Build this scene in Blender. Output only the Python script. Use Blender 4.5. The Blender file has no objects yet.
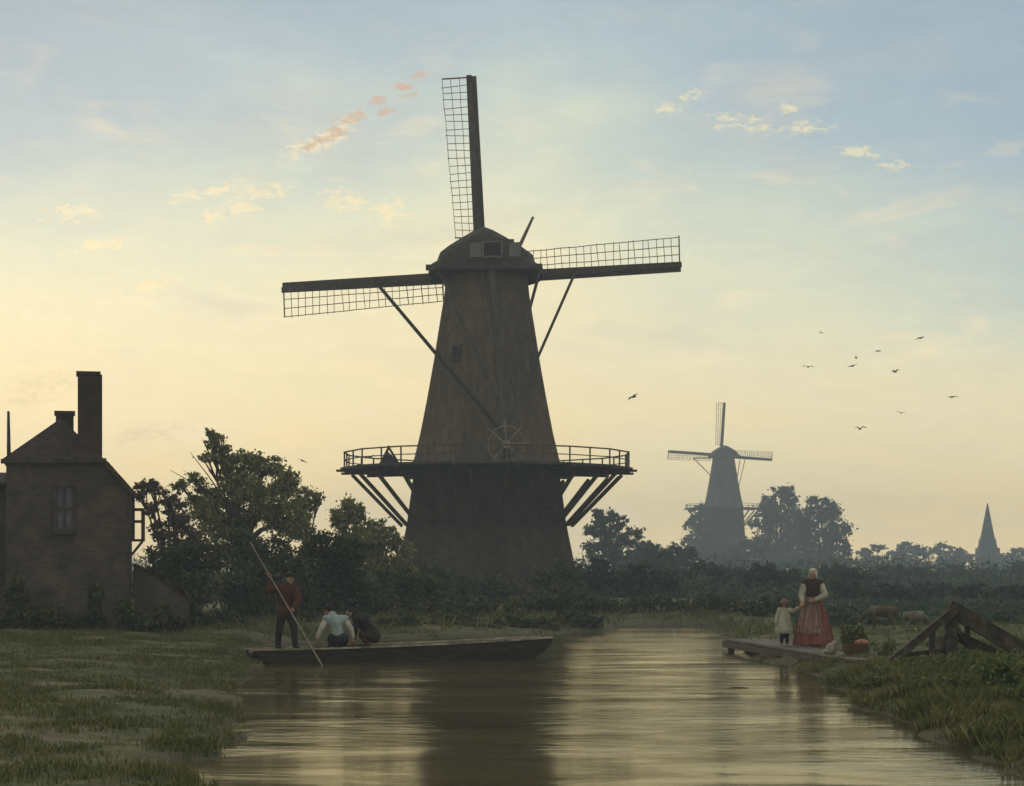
import bpy, bmesh, math, random
import numpy as np
from mathutils import Vector, Matrix, noise as mnoise

R = math.radians
rng = np.random.default_rng(7)
random.seed(7)
scene = bpy.context.scene
COL = scene.collection

# ------------------------------------------------------------------ camera
F = 2000.0                      # focal length in pixels of a 1024 wide frame
HOR = 575.0                     # row of the horizon
EYE = 1.8                       # eye height above the water
cd = bpy.data.cameras.new('camera')
cam = bpy.data.objects.new('camera', cd)
COL.objects.link(cam)
cam.location = (0, 0, EYE)
cam.rotation_euler = (R(90), 0, 0)
cd.sensor_width = 36.0
cd.lens = F * 36.0 / 1024.0
cd.shift_y = (HOR - 393.0) / 1024.0
cd.clip_start = 0.1
cd.clip_end = 8000
scene.camera = cam


def P(px, py, d):
    """A point at distance d seen at picture position (px, py)."""
    return Vector(((px - 512.0) * d / F, d, EYE + (HOR - py) * d / F))


def lin(c):
    return tuple((v / 255 / 12.92) if v / 255 <= 0.04045 else ((v / 255 + 0.055) / 1.055) ** 2.4 for v in c)


# ------------------------------------------------------------------ render settings
scene.view_settings.view_transform = 'Standard'
scene.view_settings.look = 'None'
scene.view_settings.exposure = 0.5
scene.view_settings.gamma = 1.0
scene.view_settings.use_curve_mapping = False
scene.render.engine = 'CYCLES'
cy = scene.cycles
cy.use_denoising = True
cy.max_bounces = 6
cy.diffuse_bounces = 2
cy.glossy_bounces = 3
cy.transmission_bounces = 2
cy.volume_bounces = 1
cy.transparent_max_bounces = 4
cy.sample_clamp_indirect = 4.0
cy.use_adaptive_sampling = True
cy.adaptive_threshold = 0.015

SUN_EL, SUN_AZ = R(9.0), R(-16.0)       # low behind the mill; azimuth from +Y towards +X

# ------------------------------------------------------------------ node helper
class NT:
    def __init__(self, tree):
        self.t = tree
        self.n = tree.nodes
        self.l = tree.links

    def put(self, sock, v):
        if hasattr(v, 'is_linked') or isinstance(v, bpy.types.NodeSocket):
            self.l.new(v, sock)
        elif v is not None:
            sock.default_value = v

    def math(self, op, a, b=None, c=None, clamp=False):
        m = self.n.new('ShaderNodeMath')
        m.operation = op
        m.use_clamp = clamp
        self.put(m.inputs[0], a)
        if b is not None: self.put(m.inputs[1], b)
        if c is not None: self.put(m.inputs[2], c)
        return m.outputs[0]

    def noise(self, vec, scale, detail=4, rough=0.55, dist=0.0):
        n = self.n.new('ShaderNodeTexNoise')
        if vec is not None: self.l.new(vec, n.inputs['Vector'])
        n.inputs['Scale'].default_value = scale
        n.inputs['Detail'].default_value = detail
        n.inputs['Roughness'].default_value = rough
        n.inputs['Distortion'].default_value = dist
        return n.outputs['Fac']

    def ramp(self, fac, stops, interp='LINEAR'):
        r = self.n.new('ShaderNodeValToRGB')
        cr = r.color_ramp
        cr.interpolation = interp
        cr.elements[0].position, cr.elements[1].position = stops[0][0], stops[-1][0]
        cr.elements[0].color = (*stops[0][1], 1)
        cr.elements[1].color = (*stops[-1][1], 1)
        for p, c in stops[1:-1]:
            e = cr.elements.new(p)
            e.color = (*c, 1)
        self.l.new(fac, r.inputs[0])
        return r.outputs[0]

    def mix(self, fac, a, b, mode='MIX'):
        m = self.n.new('ShaderNodeMix')
        m.data_type = 'RGBA'
        m.blend_type = mode
        self.put(m.inputs[0], fac)
        self.put(m.inputs[6], a if not isinstance(a, tuple) else (*a[:3], 1))
        self.put(m.inputs[7], b if not isinstance(b, tuple) else (*b[:3], 1))
        return m.outputs[2]

    def smooth(self, v, lo, hi, a=0.0, b=1.0):
        m = self.n.new('ShaderNodeMapRange')
        m.interpolation_type = 'SMOOTHSTEP'
        self.put(m.inputs[0], v)
        m.inputs[1].default_value, m.inputs[2].default_value = lo, hi
        m.inputs[3].default_value, m.inputs[4].default_value = a, b
        return m.outputs[0]

    def comb(self, x, y, z=0.0):
        c = self.n.new('ShaderNodeCombineXYZ')
        for i, v in enumerate((x, y, z)): self.put(c.inputs[i], v)
        return c.outputs[0]


# ------------------------------------------------------------------ world: dusk sky under a thin cloud veil
world = bpy.data.worlds.new('World')
scene.world = world
world.use_nodes = True
w = NT(world.node_tree)
w.n.clear()
tc = w.n.new('ShaderNodeTexCoord')
sep = w.n.new('ShaderNodeSeparateXYZ')
w.l.new(tc.outputs['Generated'], sep.inputs[0])
sx, sy, sz = sep.outputs
ysafe = w.math('MAXIMUM', sy, 0.08)
su = w.math('DIVIDE', sx, ysafe)
sv = w.math('DIVIDE', sz, ysafe)
front = w.smooth(sy, 0.1, 0.5)
flat = w.comb(w.math('MULTIPLY', sx, 1.0), w.math('MULTIPLY', sy, 1.0), w.math('MULTIPLY', sz, 3.2))
n1 = w.noise(flat, 5.0, 5, 0.55, 0.3)
n2 = w.noise(flat, 17.0, 5, 0.6, 0.4)
n3 = w.noise(flat, 55.0, 4, 0.6, 0.2)
el = w.math('ADD', sz, w.math('MULTIPLY', w.math('MULTIPLY', w.math('MAXIMUM', su, 0.0), w.smooth(sz, 0.02, 0.16)), 0.36))
el = w.math('ADD', el, w.math('MULTIPLY', w.math('MULTIPLY', w.math('MAXIMUM', w.math('MULTIPLY', su, -1.0), 0.0), w.smooth(sz, 0.08, 0.2)), 0.30))
el = w.math('ADD', el, w.math('MULTIPLY', w.math('SUBTRACT', n1, 0.5), 0.13))
el = w.math('ADD', el, w.math('MULTIPLY', w.math('SUBTRACT', n2, 0.5), 0.055))
pos = w.math('DIVIDE', w.math('ADD', el, 0.1), 1.1, clamp=True)


def stop(z, c, k=1.0):
    return ((z + 0.1) / 1.1, tuple(v * k for v in lin(c)))


veil = w.ramp(pos, [
    stop(-0.1, (150, 135, 105), 0.6), stop(-0.01, (250, 216, 140), 1.06), stop(0.035, (238, 212, 148)), stop(0.09, (224, 208, 160)),
    stop(0.15, (212, 205, 168)), stop(0.19, (198, 200, 172)), stop(0.235, (176, 186, 173)),
    stop(0.285, (150, 167, 172)), stop(0.34, (136, 155, 165)), stop(0.6, (160, 166, 166), 1.0), stop(1.0, (168, 172, 172), 1.0)])
# soft patches of warmer and greyer cloud
warm = w.math('MULTIPLY', w.smooth(n2, 0.52, 0.74), w.smooth(sz, 0.32, 0.12))
veil = w.mix(w.math('MULTIPLY', warm, 0.6), veil, lin((232, 212, 168)))
grey = w.math('MULTIPLY', w.smooth(w.noise(flat, 8.0, 4, 0.5, 0.5), 0.52, 0.75), w.smooth(sz, 0.02, 0.18))
veil = w.mix(w.math('MULTIPLY', grey, 0.5), veil, lin((176, 174, 164)))
brush = w.math('ADD', w.math('ADD', 0.90, w.math('MULTIPLY', n3, 0.11)), w.math('MULTIPLY', w.noise(flat, 140.0, 4, 0.65, 0.6), 0.09))
veil = w.mix(1.0, veil, w.comb(brush, brush, brush), 'MULTIPLY')


def flecks(items, color, amount, seed, col):
    """Small scattered clouds, each at its own direction of the sky: (px, py, length, thickness, tilt)."""
    total = None
    for px, py, ln, th, ang in items:
        ca, sa = math.cos(R(ang)), math.sin(R(ang))
        u0, v0 = (px - 512) / F, (HOR - py) / F
        du, dv = w.math('SUBTRACT', su, u0), w.math('SUBTRACT', sv, v0)
        a = w.math('ADD', w.math('MULTIPLY', du, ca * F / (ln * 1.4)), w.math('MULTIPLY', dv, sa * F / (ln * 1.4)))
        b = w.math('SUBTRACT', w.math('MULTIPLY', dv, ca * F / (th * 1.5)), w.math('MULTIPLY', du, sa * F / (th * 1.5)))
        q = w.math('ADD', w.math('MULTIPLY', a, a), w.math('MULTIPLY', b, b))
        e = w.math('EXPONENT', w.math('MULTIPLY', q, -0.8))
        total = e if total is None else w.math('MAXIMUM', total, e)
    nz = w.noise(w.comb(su, w.math('MULTIPLY', sv, 2.2), seed), 150, 6, 0.62, 0.8)
    k = w.smooth(w.math('ADD', total, w.math('MULTIPLY', w.math('SUBTRACT', nz, 0.5), 3.6)), 0.35, 1.25)
    k = w.math('MULTIPLY', w.math('MULTIPLY', k, w.smooth(total, 0.02, 0.3)), front)
    return w.mix(w.math('MULTIPLY', k, amount), col, lin(color))


veil = flecks([(305, 149, 17, 6, 18), (327, 139, 16, 6, 22), (345, 126, 12, 5, 25), (262, 190, 22, 6, 8), (190, 196, 13, 6, 5), (222, 190, 14, 6, 8), (240, 207, 15, 8, 5), (213, 216, 11, 6, 20),
               (345, 200, 18, 9, 0), (385, 212, 16, 9, 0), (100, 245, 24, 6, 8), (70, 212, 20, 6, 5), (150, 285, 20, 7, 4)], (230, 209, 158), 0.6, 1.7, veil)
veil = flecks([(322, 141, 22, 3.5, 24), (338, 129, 10, 3.5, 25), (354, 117, 15, 4.5, 16), (378, 100, 8, 3.5, 10), (383, 112, 8, 2.5, 8), (402, 87, 8, 3, 5), (406, 96, 8, 2.5, 5), (418, 75, 8, 3, 8)],
              (182, 150, 120), 0.8, 4.2, veil)
veil = flecks([(728, 120, 13, 5, 5), (757, 126, 11, 6, 10), (803, 128, 18, 5, 5), (788, 110, 8, 4, 15), (668, 108, 12, 5, 10), (690, 96, 9, 4, 20), (862, 152, 17, 4, -5), (894, 166, 10, 4, 0)], (222, 209, 158), 0.6, 8.9, veil)
veil = flecks([(45, 384, 26, 9, 15), (150, 432, 30, 8, 10), (30, 398, 16, 8, 0)], (196, 180, 138), 0.5, 12.0, veil)
# unseen sky behind the viewer, brightened as added fill light
back = w.smooth(sy, 0.35, -0.5, 1.0, 1.15)
veil = w.mix(1.0, veil, w.comb(back, back, w.math('MULTIPLY', back, 1.04)), 'MULTIPLY')
sky = w.n.new('ShaderNodeTexSky')
sky.sky_type = 'NISHITA'
sky.sun_disc = False
sky.sun_elevation = SUN_EL
sky.sun_rotation = SUN_AZ
sky.dust_density = 3.0
bg_sky = w.n.new('ShaderNodeBackground')
w.l.new(sky.outputs[0], bg_sky.inputs[0])
bg_sky.inputs[1].default_value = 0.06
bg_veil = w.n.new('ShaderNodeBackground')
w.l.new(veil, bg_veil.inputs[0])
bg_veil.inputs[1].default_value = 1.0
ms = w.n.new('ShaderNodeMixShader')
ms.inputs[0].default_value = 0.96
w.l.new(bg_sky.outputs[0], ms.inputs[1])
w.l.new(bg_veil.outputs[0], ms.inputs[2])
wo = w.n.new('ShaderNodeOutputWorld')
w.l.new(ms.outputs[0], wo.inputs[0])

# ------------------------------------------------------------------ sun, veiled and low
sd_ = bpy.data.lights.new('sun', 'SUN')
sd_.energy = 0.5
sd_.angle = R(14)
sd_.color = (1.0, 0.80, 0.55)
sun = bpy.data.objects.new('sun', sd_)
COL.objects.link(sun)
sdir = Vector((math.sin(SUN_AZ) * math.cos(SUN_EL), math.cos(SUN_AZ) * math.cos(SUN_EL), math.sin(SUN_EL)))
sun.rotation_euler = sdir.to_track_quat('Z', 'Y').to_euler()
sun.location = sdir * 300

# ------------------------------------------------------------------ materials
def new_mat(name):
    m = bpy.data.materials.new(name)
    m.use_nodes = True
    t = NT(m.node_tree)
    b = t.n['Principled BSDF']
    b.inputs['Specular IOR Level'].default_value = 0.25
    return m, t, b


def bump(t, b, h, strength, dist=0.02):
    bp = t.n.new('ShaderNodeBump')
    bp.inputs['Strength'].default_value = strength
    bp.inputs['Distance'].default_value = dist
    t.l.new(h, bp.inputs['Height'])
    t.l.new(bp.outputs[0], b.inputs['Normal'])


def coords(t, stretch, kind='Object'):
    c = t.n.new('ShaderNodeTexCoord')
    mp = t.n.new('ShaderNodeMapping')
    mp.inputs['Scale'].default_value = stretch
    t.l.new(c.outputs[kind], mp.inputs[0])
    return mp.outputs[0]


def pmat(name, cols, scale=4.0, stretch=(1, 1, 1), rough=0.85, bmp=0.3, detail=5, dist=0.02, lo=0.3, hi=0.7):
    m, t, b = new_mat(name)
    v = coords(t, stretch)
    n = t.noise(v, scale, detail, 0.6, 0.2)
    k = len(cols) - 1
    c = t.ramp(n, [(lo + (hi - lo) * i / k, col) for i, col in enumerate(cols)])
    big = t.noise(v, scale * 0.13, 3, 0.5)
    c = t.mix(1.0, c, t.ramp(big, [(0.3, (0.72, 0.72, 0.74)), (0.7, (1.2, 1.18, 1.12))]), 'MULTIPLY')
    fine = t.noise(v, scale * 6.5, 4, 0.65)
    c = t.mix(1.0, c, t.ramp(fine, [(0.3, (0.68, 0.68, 0.68)), (0.7, (1.3, 1.28, 1.25))]), 'MULTIPLY')
    t.l.new(c, b.inputs['Base Color'])
    b.inputs['Roughness'].default_value = rough
    if bmp: bump(t, b, n, bmp, dist)
    return m


def brick_mat(name, c1, c2, mortar, bw=0.22, bh=0.065):
    m, t, b = new_mat(name)
    uv = t.n.new('ShaderNodeTexCoord').outputs['UV']
    br = t.n.new('ShaderNodeTexBrick')
    t.l.new(uv, br.inputs['Vector'])
    br.inputs['Scale'].default_value = 1.0
    br.inputs['Brick Width'].default_value = bw
    br.inputs['Row Height'].default_value = bh
    br.inputs['Mortar Size'].default_value = 0.008
    br.inputs['Color1'].default_value = (*c1, 1)
    br.inputs['Color2'].default_value = (*c2, 1)
    br.inputs['Mortar'].default_value = (*mortar, 1)
    n = t.noise(uv, 1.1, 6, 0.65, 0.4)
    n_fine = t.noise(uv, 9.0, 4, 0.6)
    c = t.mix(1.0, br.outputs[0], t.ramp(n, [(0.28, (0.42, 0.42, 0.42)), (0.5, (0.95, 0.93, 0.9)), (0.72, (1.7, 1.58, 1.35))]), 'MULTIPLY')
    c = t.mix(t.math('MULTIPLY', t.smooth(n_fine, 0.5, 0.75), 0.35), c, (0.09, 0.075, 0.05))
    t.l.new(c, b.inputs['Base Color'])
    b.inputs['Roughness'].default_value = 0.9
    bump(t, b, br.outputs['Fac'], -0.3, 0.01)
    return m


def leaf_mat(name, cols, trans=0.25):
    m, t, b = new_mat(name)
    g = t.n.new('ShaderNodeNewGeometry')
    v = coords(t, (1, 1, 1))
    n = t.noise(v, 0.55, 3, 0.5)
    f = t.math('ADD', t.math('MULTIPLY', g.outputs['Random Per Island'], 0.55), t.math('MULTIPLY', n, 0.6))
    k = len(cols) - 1
    c = t.ramp(f, [(0.2 + 0.7 * i / k, col) for i, col in enumerate(cols)])
    t.l.new(c, b.inputs['Base Color'])
    b.inputs['Roughness'].default_value = 0.7
    b.inputs['Specular IOR Level'].default_value = 0.15
    tr = t.n.new('ShaderNodeBsdfTranslucent')
    t.l.new(c, tr.inputs[0])
    mx = t.n.new('ShaderNodeMixShader')
    mx.inputs[0].default_value = trans
    t.l.new(b.outputs[0], mx.inputs[1])
    t.l.new(tr.outputs[0], mx.inputs[2])
    t.l.new(mx.outputs[0], t.n['Material Output'].inputs[0])
    return m


MAT = {
    'leaf_dark': leaf_mat('dark_foliage', [(0.0255, 0.0351, 0.016), (0.0542, 0.067, 0.0255), (0.0957, 0.1053, 0.0383), (0.1355, 0.1276, 0.0479)], 0.4),
    'leaf_olive': leaf_mat('olive_foliage', [(0.0664, 0.0874, 0.028), (0.131, 0.1485, 0.0455), (0.2359, 0.2359, 0.0734), (0.3494, 0.2883, 0.1136)], 0.45),
    'leaf_rust': leaf_mat('rusty_foliage', [(0.0563, 0.0547, 0.0322), (0.1046, 0.0805, 0.0483), (0.161, 0.1127, 0.0725)], 0.45),
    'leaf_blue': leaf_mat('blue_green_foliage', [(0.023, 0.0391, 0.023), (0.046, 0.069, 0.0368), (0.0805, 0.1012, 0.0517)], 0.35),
    'leaf_weed': leaf_mat('weed_leaves', [(0.039, 0.065, 0.0234), (0.078, 0.1105, 0.0325), (0.143, 0.1625, 0.052), (0.221, 0.208, 0.078)], 0.4),
    'blade': leaf_mat('grass_blades', [(0.042, 0.056, 0.017), (0.082, 0.096, 0.028), (0.145, 0.14, 0.048), (0.25, 0.21, 0.09)], 0.45),
    'bark': pmat('bark', [(0.02, 0.017, 0.013), (0.055, 0.045, 0.033)], 9, (1, 1, 0.25)),
    'thatch': pmat('weathered_thatch', [(0.040, 0.029, 0.018), (0.078, 0.058, 0.036), (0.135, 0.102, 0.064)], 3.0, (1.4, 1.4, 0.35), 0.95, 0.8, 8, 0.08, 0.22, 0.78),
    'mill_brick': brick_mat('dark_mill_brick', (0.048, 0.035, 0.022), (0.028, 0.021, 0.015), (0.055, 0.046, 0.032)),
    'cap_tar': pmat('tarred_shingle', [(0.025, 0.022, 0.019), (0.05, 0.043, 0.036), (0.075, 0.064, 0.052)], 5, (1, 1, 1.5)),
    'dark_wood': pmat('dark_weathered_timber', [(0.025, 0.02, 0.015), (0.05, 0.04, 0.029), (0.085, 0.067, 0.047)], 6, (1, 1, 0.6)),
    'black_timber': pmat('blackened_timber', [(0.012, 0.01, 0.008), (0.022, 0.018, 0.013)], 6),
    'rail': pmat('brown_rail_wood', [(0.05, 0.04, 0.026), (0.09, 0.073, 0.048)], 6),
    'grey_wood': pmat('grey_weathered_timber', [(0.10, 0.088, 0.065), (0.17, 0.148, 0.108), (0.25, 0.215, 0.155)], 6, (1, 1, 0.6)),
    'shutter': pmat('grey_green_paint', [(0.09, 0.095, 0.085), (0.14, 0.145, 0.125)], 8),
    'black': pmat('dark_opening', [(0.008, 0.007, 0.006), (0.014, 0.012, 0.01)], 3),
    'lath': pmat('sail_lath', [(0.12, 0.10, 0.06), (0.22, 0.185, 0.115)], 10),
    'house_brick': brick_mat('sooty_house_brick', (0.078, 0.058, 0.042), (0.05, 0.04, 0.03), (0.075, 0.064, 0.05)),
    'chimney_brick': brick_mat('chimney_brick', (0.055, 0.03, 0.022), (0.032, 0.022, 0.017), (0.04, 0.032, 0.026)),
    'roof_tile': pmat('old_roof_tiles', [(0.014, 0.011, 0.009), (0.03, 0.021, 0.016), (0.085, 0.034, 0.022)], 7, (1.0, 1.0, 2.2), 0.85, 0.6, 6, 0.04),
    'pane': None,
    'stone': pmat('grey_stone', [(0.05, 0.055, 0.055), (0.09, 0.095, 0.095)], 1.2),
    'slate': pmat('spire_slate', [(0.03, 0.04, 0.042), (0.055, 0.068, 0.07)], 1.5),
    'hull': pmat('tarred_hull_planks', [(0.018, 0.014, 0.010), (0.036, 0.028, 0.019), (0.06, 0.047, 0.032)], 7, (0.25, 0.6, 2.5)),
    'gunwale': pmat('lit_gunwale', [(0.10, 0.085, 0.055), (0.24, 0.205, 0.135), (0.42, 0.36, 0.24)], 6, (0.35, 1, 1)),  # colour lightened to paint the lit line along the boat's edge
    'plank': pmat('wet_jetty_planks', [(0.055, 0.042, 0.028), (0.11, 0.088, 0.06), (0.19, 0.155, 0.105)], 5, (1.5, 0.25, 1)),
    'old_beam': pmat('rotting_beams', [(0.022, 0.018, 0.012), (0.05, 0.04, 0.026), (0.10, 0.083, 0.056)], 7, (1, 1, 1)),
    'pole': pmat('pale_pole_wood', [(0.17, 0.14, 0.10), (0.30, 0.26, 0.19)], 9),
    'skin': pmat('skin', [(0.30, 0.17, 0.115), (0.38, 0.225, 0.155)], 9, bmp=0.05),
    'hair': pmat('dark_hair', [(0.012, 0.009, 0.007), (0.03, 0.022, 0.016)], 40, bmp=0.3),
    'red_jacket': pmat('rust_red_jacket', [(0.05, 0.020, 0.012), (0.085, 0.032, 0.018)], 12, (1, 1, 0.4), 0.9, 1.0, 4, 0.05),
    'navy': pmat('dark_trousers', [(0.016, 0.017, 0.018), (0.03, 0.031, 0.032)], 14, (1, 1, 0.4), 0.9, 1.0, 4, 0.05),
    'teal': pmat('pale_teal_shirt', [(0.22, 0.29, 0.25), (0.34, 0.41, 0.36)], 10, (1, 1, 0.4), 0.9, 1.0, 4, 0.05),
    'white_cloth': pmat('off_white_cloth', [(0.42, 0.38, 0.29), (0.6, 0.55, 0.43)], 9, (1, 1, 0.4), 0.9, 1.0, 4, 0.05),
    'cream': pmat('cream_smock', [(0.28, 0.26, 0.18), (0.42, 0.39, 0.28)], 9, (1, 1, 0.4), 0.9, 1.0, 4, 0.05),
    'coat': pmat('black_brown_coat', [(0.014, 0.011, 0.009), (0.03, 0.024, 0.018)], 10, (1, 1, 0.4), 0.9, 1.0, 4, 0.05),
    'red_skirt': pmat('brick_red_skirt', [(0.13, 0.048, 0.034), (0.20, 0.074, 0.052)], 7, (1, 1, 0.4), 0.9, 1.0, 4, 0.05),
    'apron': pmat('dull_mauve_apron', [(0.17, 0.10, 0.075), (0.25, 0.155, 0.115)], 8, (1, 1, 0.4), 0.9, 1.0, 4, 0.05),
    'bodice': pmat('dark_brown_bodice', [(0.035, 0.02, 0.014), (0.06, 0.036, 0.024)], 9, (1, 1, 0.4), 0.9, 1.0, 4, 0.05),
    'wicker': pmat('brown_wicker', [(0.07, 0.04, 0.02), (0.15, 0.09, 0.05)], 22, (1, 1, 3)),
    'pink_cloth': pmat('salmon_cloth', [(0.28, 0.14, 0.09), (0.40, 0.22, 0.14)], 9),
    'calf': pmat('brown_hide', [(0.05, 0.036, 0.02), (0.10, 0.075, 0.042), (0.18, 0.145, 0.09)], 3),
    'pale_hide': pmat('pale_hide', [(0.11, 0.10, 0.07), (0.22, 0.20, 0.145)], 3),
    'bird': pmat('dark_feathers', [(0.02, 0.018, 0.016), (0.045, 0.04, 0.035)], 8),
        'iron': pmat('rusty_iron', [(0.03, 0.026, 0.022), (0.06, 0.05, 0.04)], 9),
}
m_, t_, b_ = new_mat('window_glass')
t_.l.new(t_.ramp(t_.noise(coords(t_, (1, 1, 1)), 3.0), [(0.3, (0.05, 0.055, 0.065)), (0.7, (0.11, 0.12, 0.14))]), b_.inputs['Base Color'])
b_.inputs['Roughness'].default_value = 0.3
MAT['pane'] = m_

# ------------------------------------------------------------------ object helpers
def tag(o, label=None, cat=None, group=None, kind=None):
    if label: o['label'] = label
    if cat: o['category'] = cat
    if group: o['group'] = group
    if kind: o['kind'] = kind
    return o


def empty(name, loc, label, cat, group=None):
    o = bpy.data.objects.new(name, None)
    COL.objects.link(o)
    o.location = loc
    return tag(o, label, cat, group)


def origin_of(o):
    v = Vector((0, 0, 0))
    while o is not None:
        v = v + o.location
        o = o.parent
    return v


def link(name, me, mat, parent=None, loc=None, smooth=False):
    """Links a mesh given in world coordinates; under a parent it is shifted to the parent's origin."""
    o = bpy.data.objects.new(name, me)
    COL.objects.link(o)
    if mat is not None and not me.materials:
        me.materials.append(mat)
    base = Vector(loc) if loc is not None else (origin_of(parent) if parent else Vector((0, 0, 0)))
    if base.length > 0:
        me.transform(Matrix.Translation(-base))
    if parent: o.parent = parent
    elif loc is not None: o.location = loc
    if smooth:
        me.polygons.foreach_set('use_smooth', [True] * len(me.polygons))
    return o


def np_mesh(name, verts, faces):
    """Mesh from arrays: verts (n,3), faces (m,k)."""
    me = bpy.data.meshes.new(name)
    verts = np.asarray(verts, dtype=np.float32)
    faces = np.asarray(faces, dtype=np.int32)
    k = faces.shape[1]
    me.vertices.add(len(verts))
    me.vertices.foreach_set('co', verts.ravel())
    me.loops.add(faces.size)
    me.loops.foreach_set('vertex_index', faces.ravel())
    me.polygons.add(len(faces))
    me.polygons.foreach_set('loop_start', np.arange(0, faces.size, k, dtype=np.int32))
    me.polygons.foreach_set('loop_total', np.full(len(faces), k, dtype=np.int32))
    me.update(calc_edges=True)
    return me


class MB:
    """Collects simple shapes, in world coordinates, into one mesh."""
    def __init__(self):
        self.v, self.f = [], []

    def add(self, vs, fs):
        n = len(self.v)
        self.v += [tuple(p) for p in vs]
        self.f += [tuple(i + n for i in q) for q in fs]
        return self

    def box(self, c, s, rot=None):
        hx, hy, hz = s[0] / 2, s[1] / 2, s[2] / 2
        vs = [Vector((x, y, z)) for x in (-hx, hx) for y in (-hy, hy) for z in (-hz, hz)]
        if rot is not None: vs = [rot @ p for p in vs]
        c = Vector(c)
        return self.add([c + p for p in vs], [(0, 1, 3, 2), (4, 6, 7, 5), (0, 4, 5, 1), (2, 3, 7, 6), (0, 2, 6, 4), (1, 5, 7, 3)])

    def beam(self, a, b, wd, ht, up=(0, 0, 1), taper=1.0):
        a, b = Vector(a), Vector(b)
        d = (b - a).normalized()
        up = Vector(up)
        if abs(d.dot(up)) > 0.98: up = Vector((0, 1, 0))
        s = d.cross(up).normalized()
        u = s.cross(d).normalized()
        vs = []
        for p, k in ((a, 1.0), (b, taper)):
            for i, j in ((-1, -1), (1, -1), (1, 1), (-1, 1)):
                vs.append(p + s * (i * wd / 2 * k) + u * (j * ht / 2 * k))
        return self.add(vs, [(0, 3, 2, 1), (4, 5, 6, 7), (0, 1, 5, 4), (1, 2, 6, 5), (2, 3, 7, 6), (3, 0, 4, 7)])

    def tube(self, pts, rad, n=7, cap=True):
        pts = [Vector(p) for p in pts]
        rings = []
        for i, p in enumerate(pts):
            d = (pts[min(i + 1, len(pts) - 1)] - pts[max(i - 1, 0)]).normalized()
            up = Vector((0, 0, 1)) if abs(d.z) < 0.9 else Vector((0, 1, 0))
            s = d.cross(up).normalized()
            u = s.cross(d).normalized()
            r = rad[i] if isinstance(rad, (list, tuple)) else rad
            rings.append([p + s * (r * math.cos(2 * math.pi * k / n)) + u * (r * math.sin(2 * math.pi * k / n)) for k in range(n)])
        return self.loft(rings, cap)

    def loft(self, rings, cap=True):
        n = len(rings[0])
        vs = [p for r in rings for p in r]
        fs = []
        for i in range(len(rings) - 1):
            for k in range(n):
                a, b = i * n + k, i * n + (k + 1) % n
                fs.append((a, b, b + n, a + n))
        if cap:
            fs.append(tuple(range(n))[::-1])
            fs.append(tuple((len(rings) - 1) * n + k for k in range(n)))
        return self.add(vs, fs)

    def ellipsoid(self, c, r, n=10, m=7, rot=None):
        c = Vector(c)
        rings = []
        for i in range(1, m):
            th = math.pi * i / m
            rings.append([Vector((r[0] * math.sin(th) * math.cos(2 * math.pi * k / n), r[1] * math.sin(th) * math.sin(2 * math.pi * k / n), -r[2] * math.cos(th))) for k in range(n)])
        if rot is not None: rings = [[rot @ p for p in q] for q in rings]
        return self.loft([[c + p for p in q] for q in rings])

    def mesh(self, name):
        me = bpy.data.meshes.new(name)
        me.from_pydata(self.v, [], self.f)
        bm = bmesh.new()
        bm.from_mesh(me)
        bmesh.ops.recalc_face_normals(bm, faces=bm.faces)
        bm.to_mesh(me)
        bm.free()
        return me

    def build(self, name, mat, parent=None, loc=None, smooth=False, bevel=0.0):
        o = link(name, self.mesh(name), mat, parent, loc, smooth)
        if bevel:
            b = o.modifiers.new('bevel', 'BEVEL')
            b.width = bevel
            b.segments = 2
            b.limit_method = 'ANGLE'
        return o


def uv_from(o, fn):
    """Gives the mesh a UV map: fn(local position, face normal) -> (u, v) in metres."""
    me = o.data
    uv = me.uv_layers.new(name='UVMap')
    for p in me.polygons:
        for li in p.loop_indices:
            uv.data[li].uv = fn(me.vertices[me.loops[li].vertex_index].co, p.normal)


def uv_walls(o):
    def fn(p, n):
        if abs(n.z) > 0.8: return (p.x, p.y)
        t = Vector((-n.y, n.x, 0)).normalized()
        return (p.x * t.x + p.y * t.y, p.z)
    uv_from(o, fn)


# ------------------------------------------------------------------ the river and the ground
def W(px, py):
    """Where the water surface (z = 0) is seen at this picture position."""
    d = EYE * F / (py - HOR)
    return ((px - 512) * d / F, d)


RIVER = [(-3.4, -60), (-2.9, 0.0), W(196, 815), W(214, 775), W(232, 735), W(240, 712), W(226, 692), W(252, 670), W(246, 657),
         W(262, 647), W(330, 642), W(430, 639), W(530, 637), W(578, 633), W(612, 628.5), W(660, 626), W(706, 627.5), W(724, 633),
         W(734, 644), W(752, 656), W(790, 668), W(838, 684), W(866, 704), W(905, 726), W(965, 744), W(1040, 768), W(1110, 815), (4.4, 0.0), (5.0, -60)]
RV = np.array(RIVER)


def river_sd(x, y):
    """Signed distance to the river's edge, positive on land."""
    x, y = np.asarray(x, float), np.asarray(y, float)
    best = np.full(x.shape, 1e9)
    inside = np.zeros(x.shape, bool)
    n = len(RV)
    for i in range(n):
        ax, ay = RV[i]
        bx, by = RV[(i + 1) % n]
        dx, dy = bx - ax, by - ay
        t = np.clip(((x - ax) * dx + (y - ay) * dy) / (dx * dx + dy * dy + 1e-12), 0, 1)
        best = np.minimum(best, np.hypot(x - ax - t * dx, y - ay - t * dy))
        c = ((ay > y) != (by > y)) & (x < (bx - ax) * (y - ay) / (by - ay + 1e-12) + ax)
        inside ^= c
    return np.where(inside, -best, best)


def fbm(x, y, s, seed=0.0):
    return mnoise.fractal(Vector((x * s + seed, y * s - seed, seed * 0.37)), 1.0, 2.0, 4)


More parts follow.
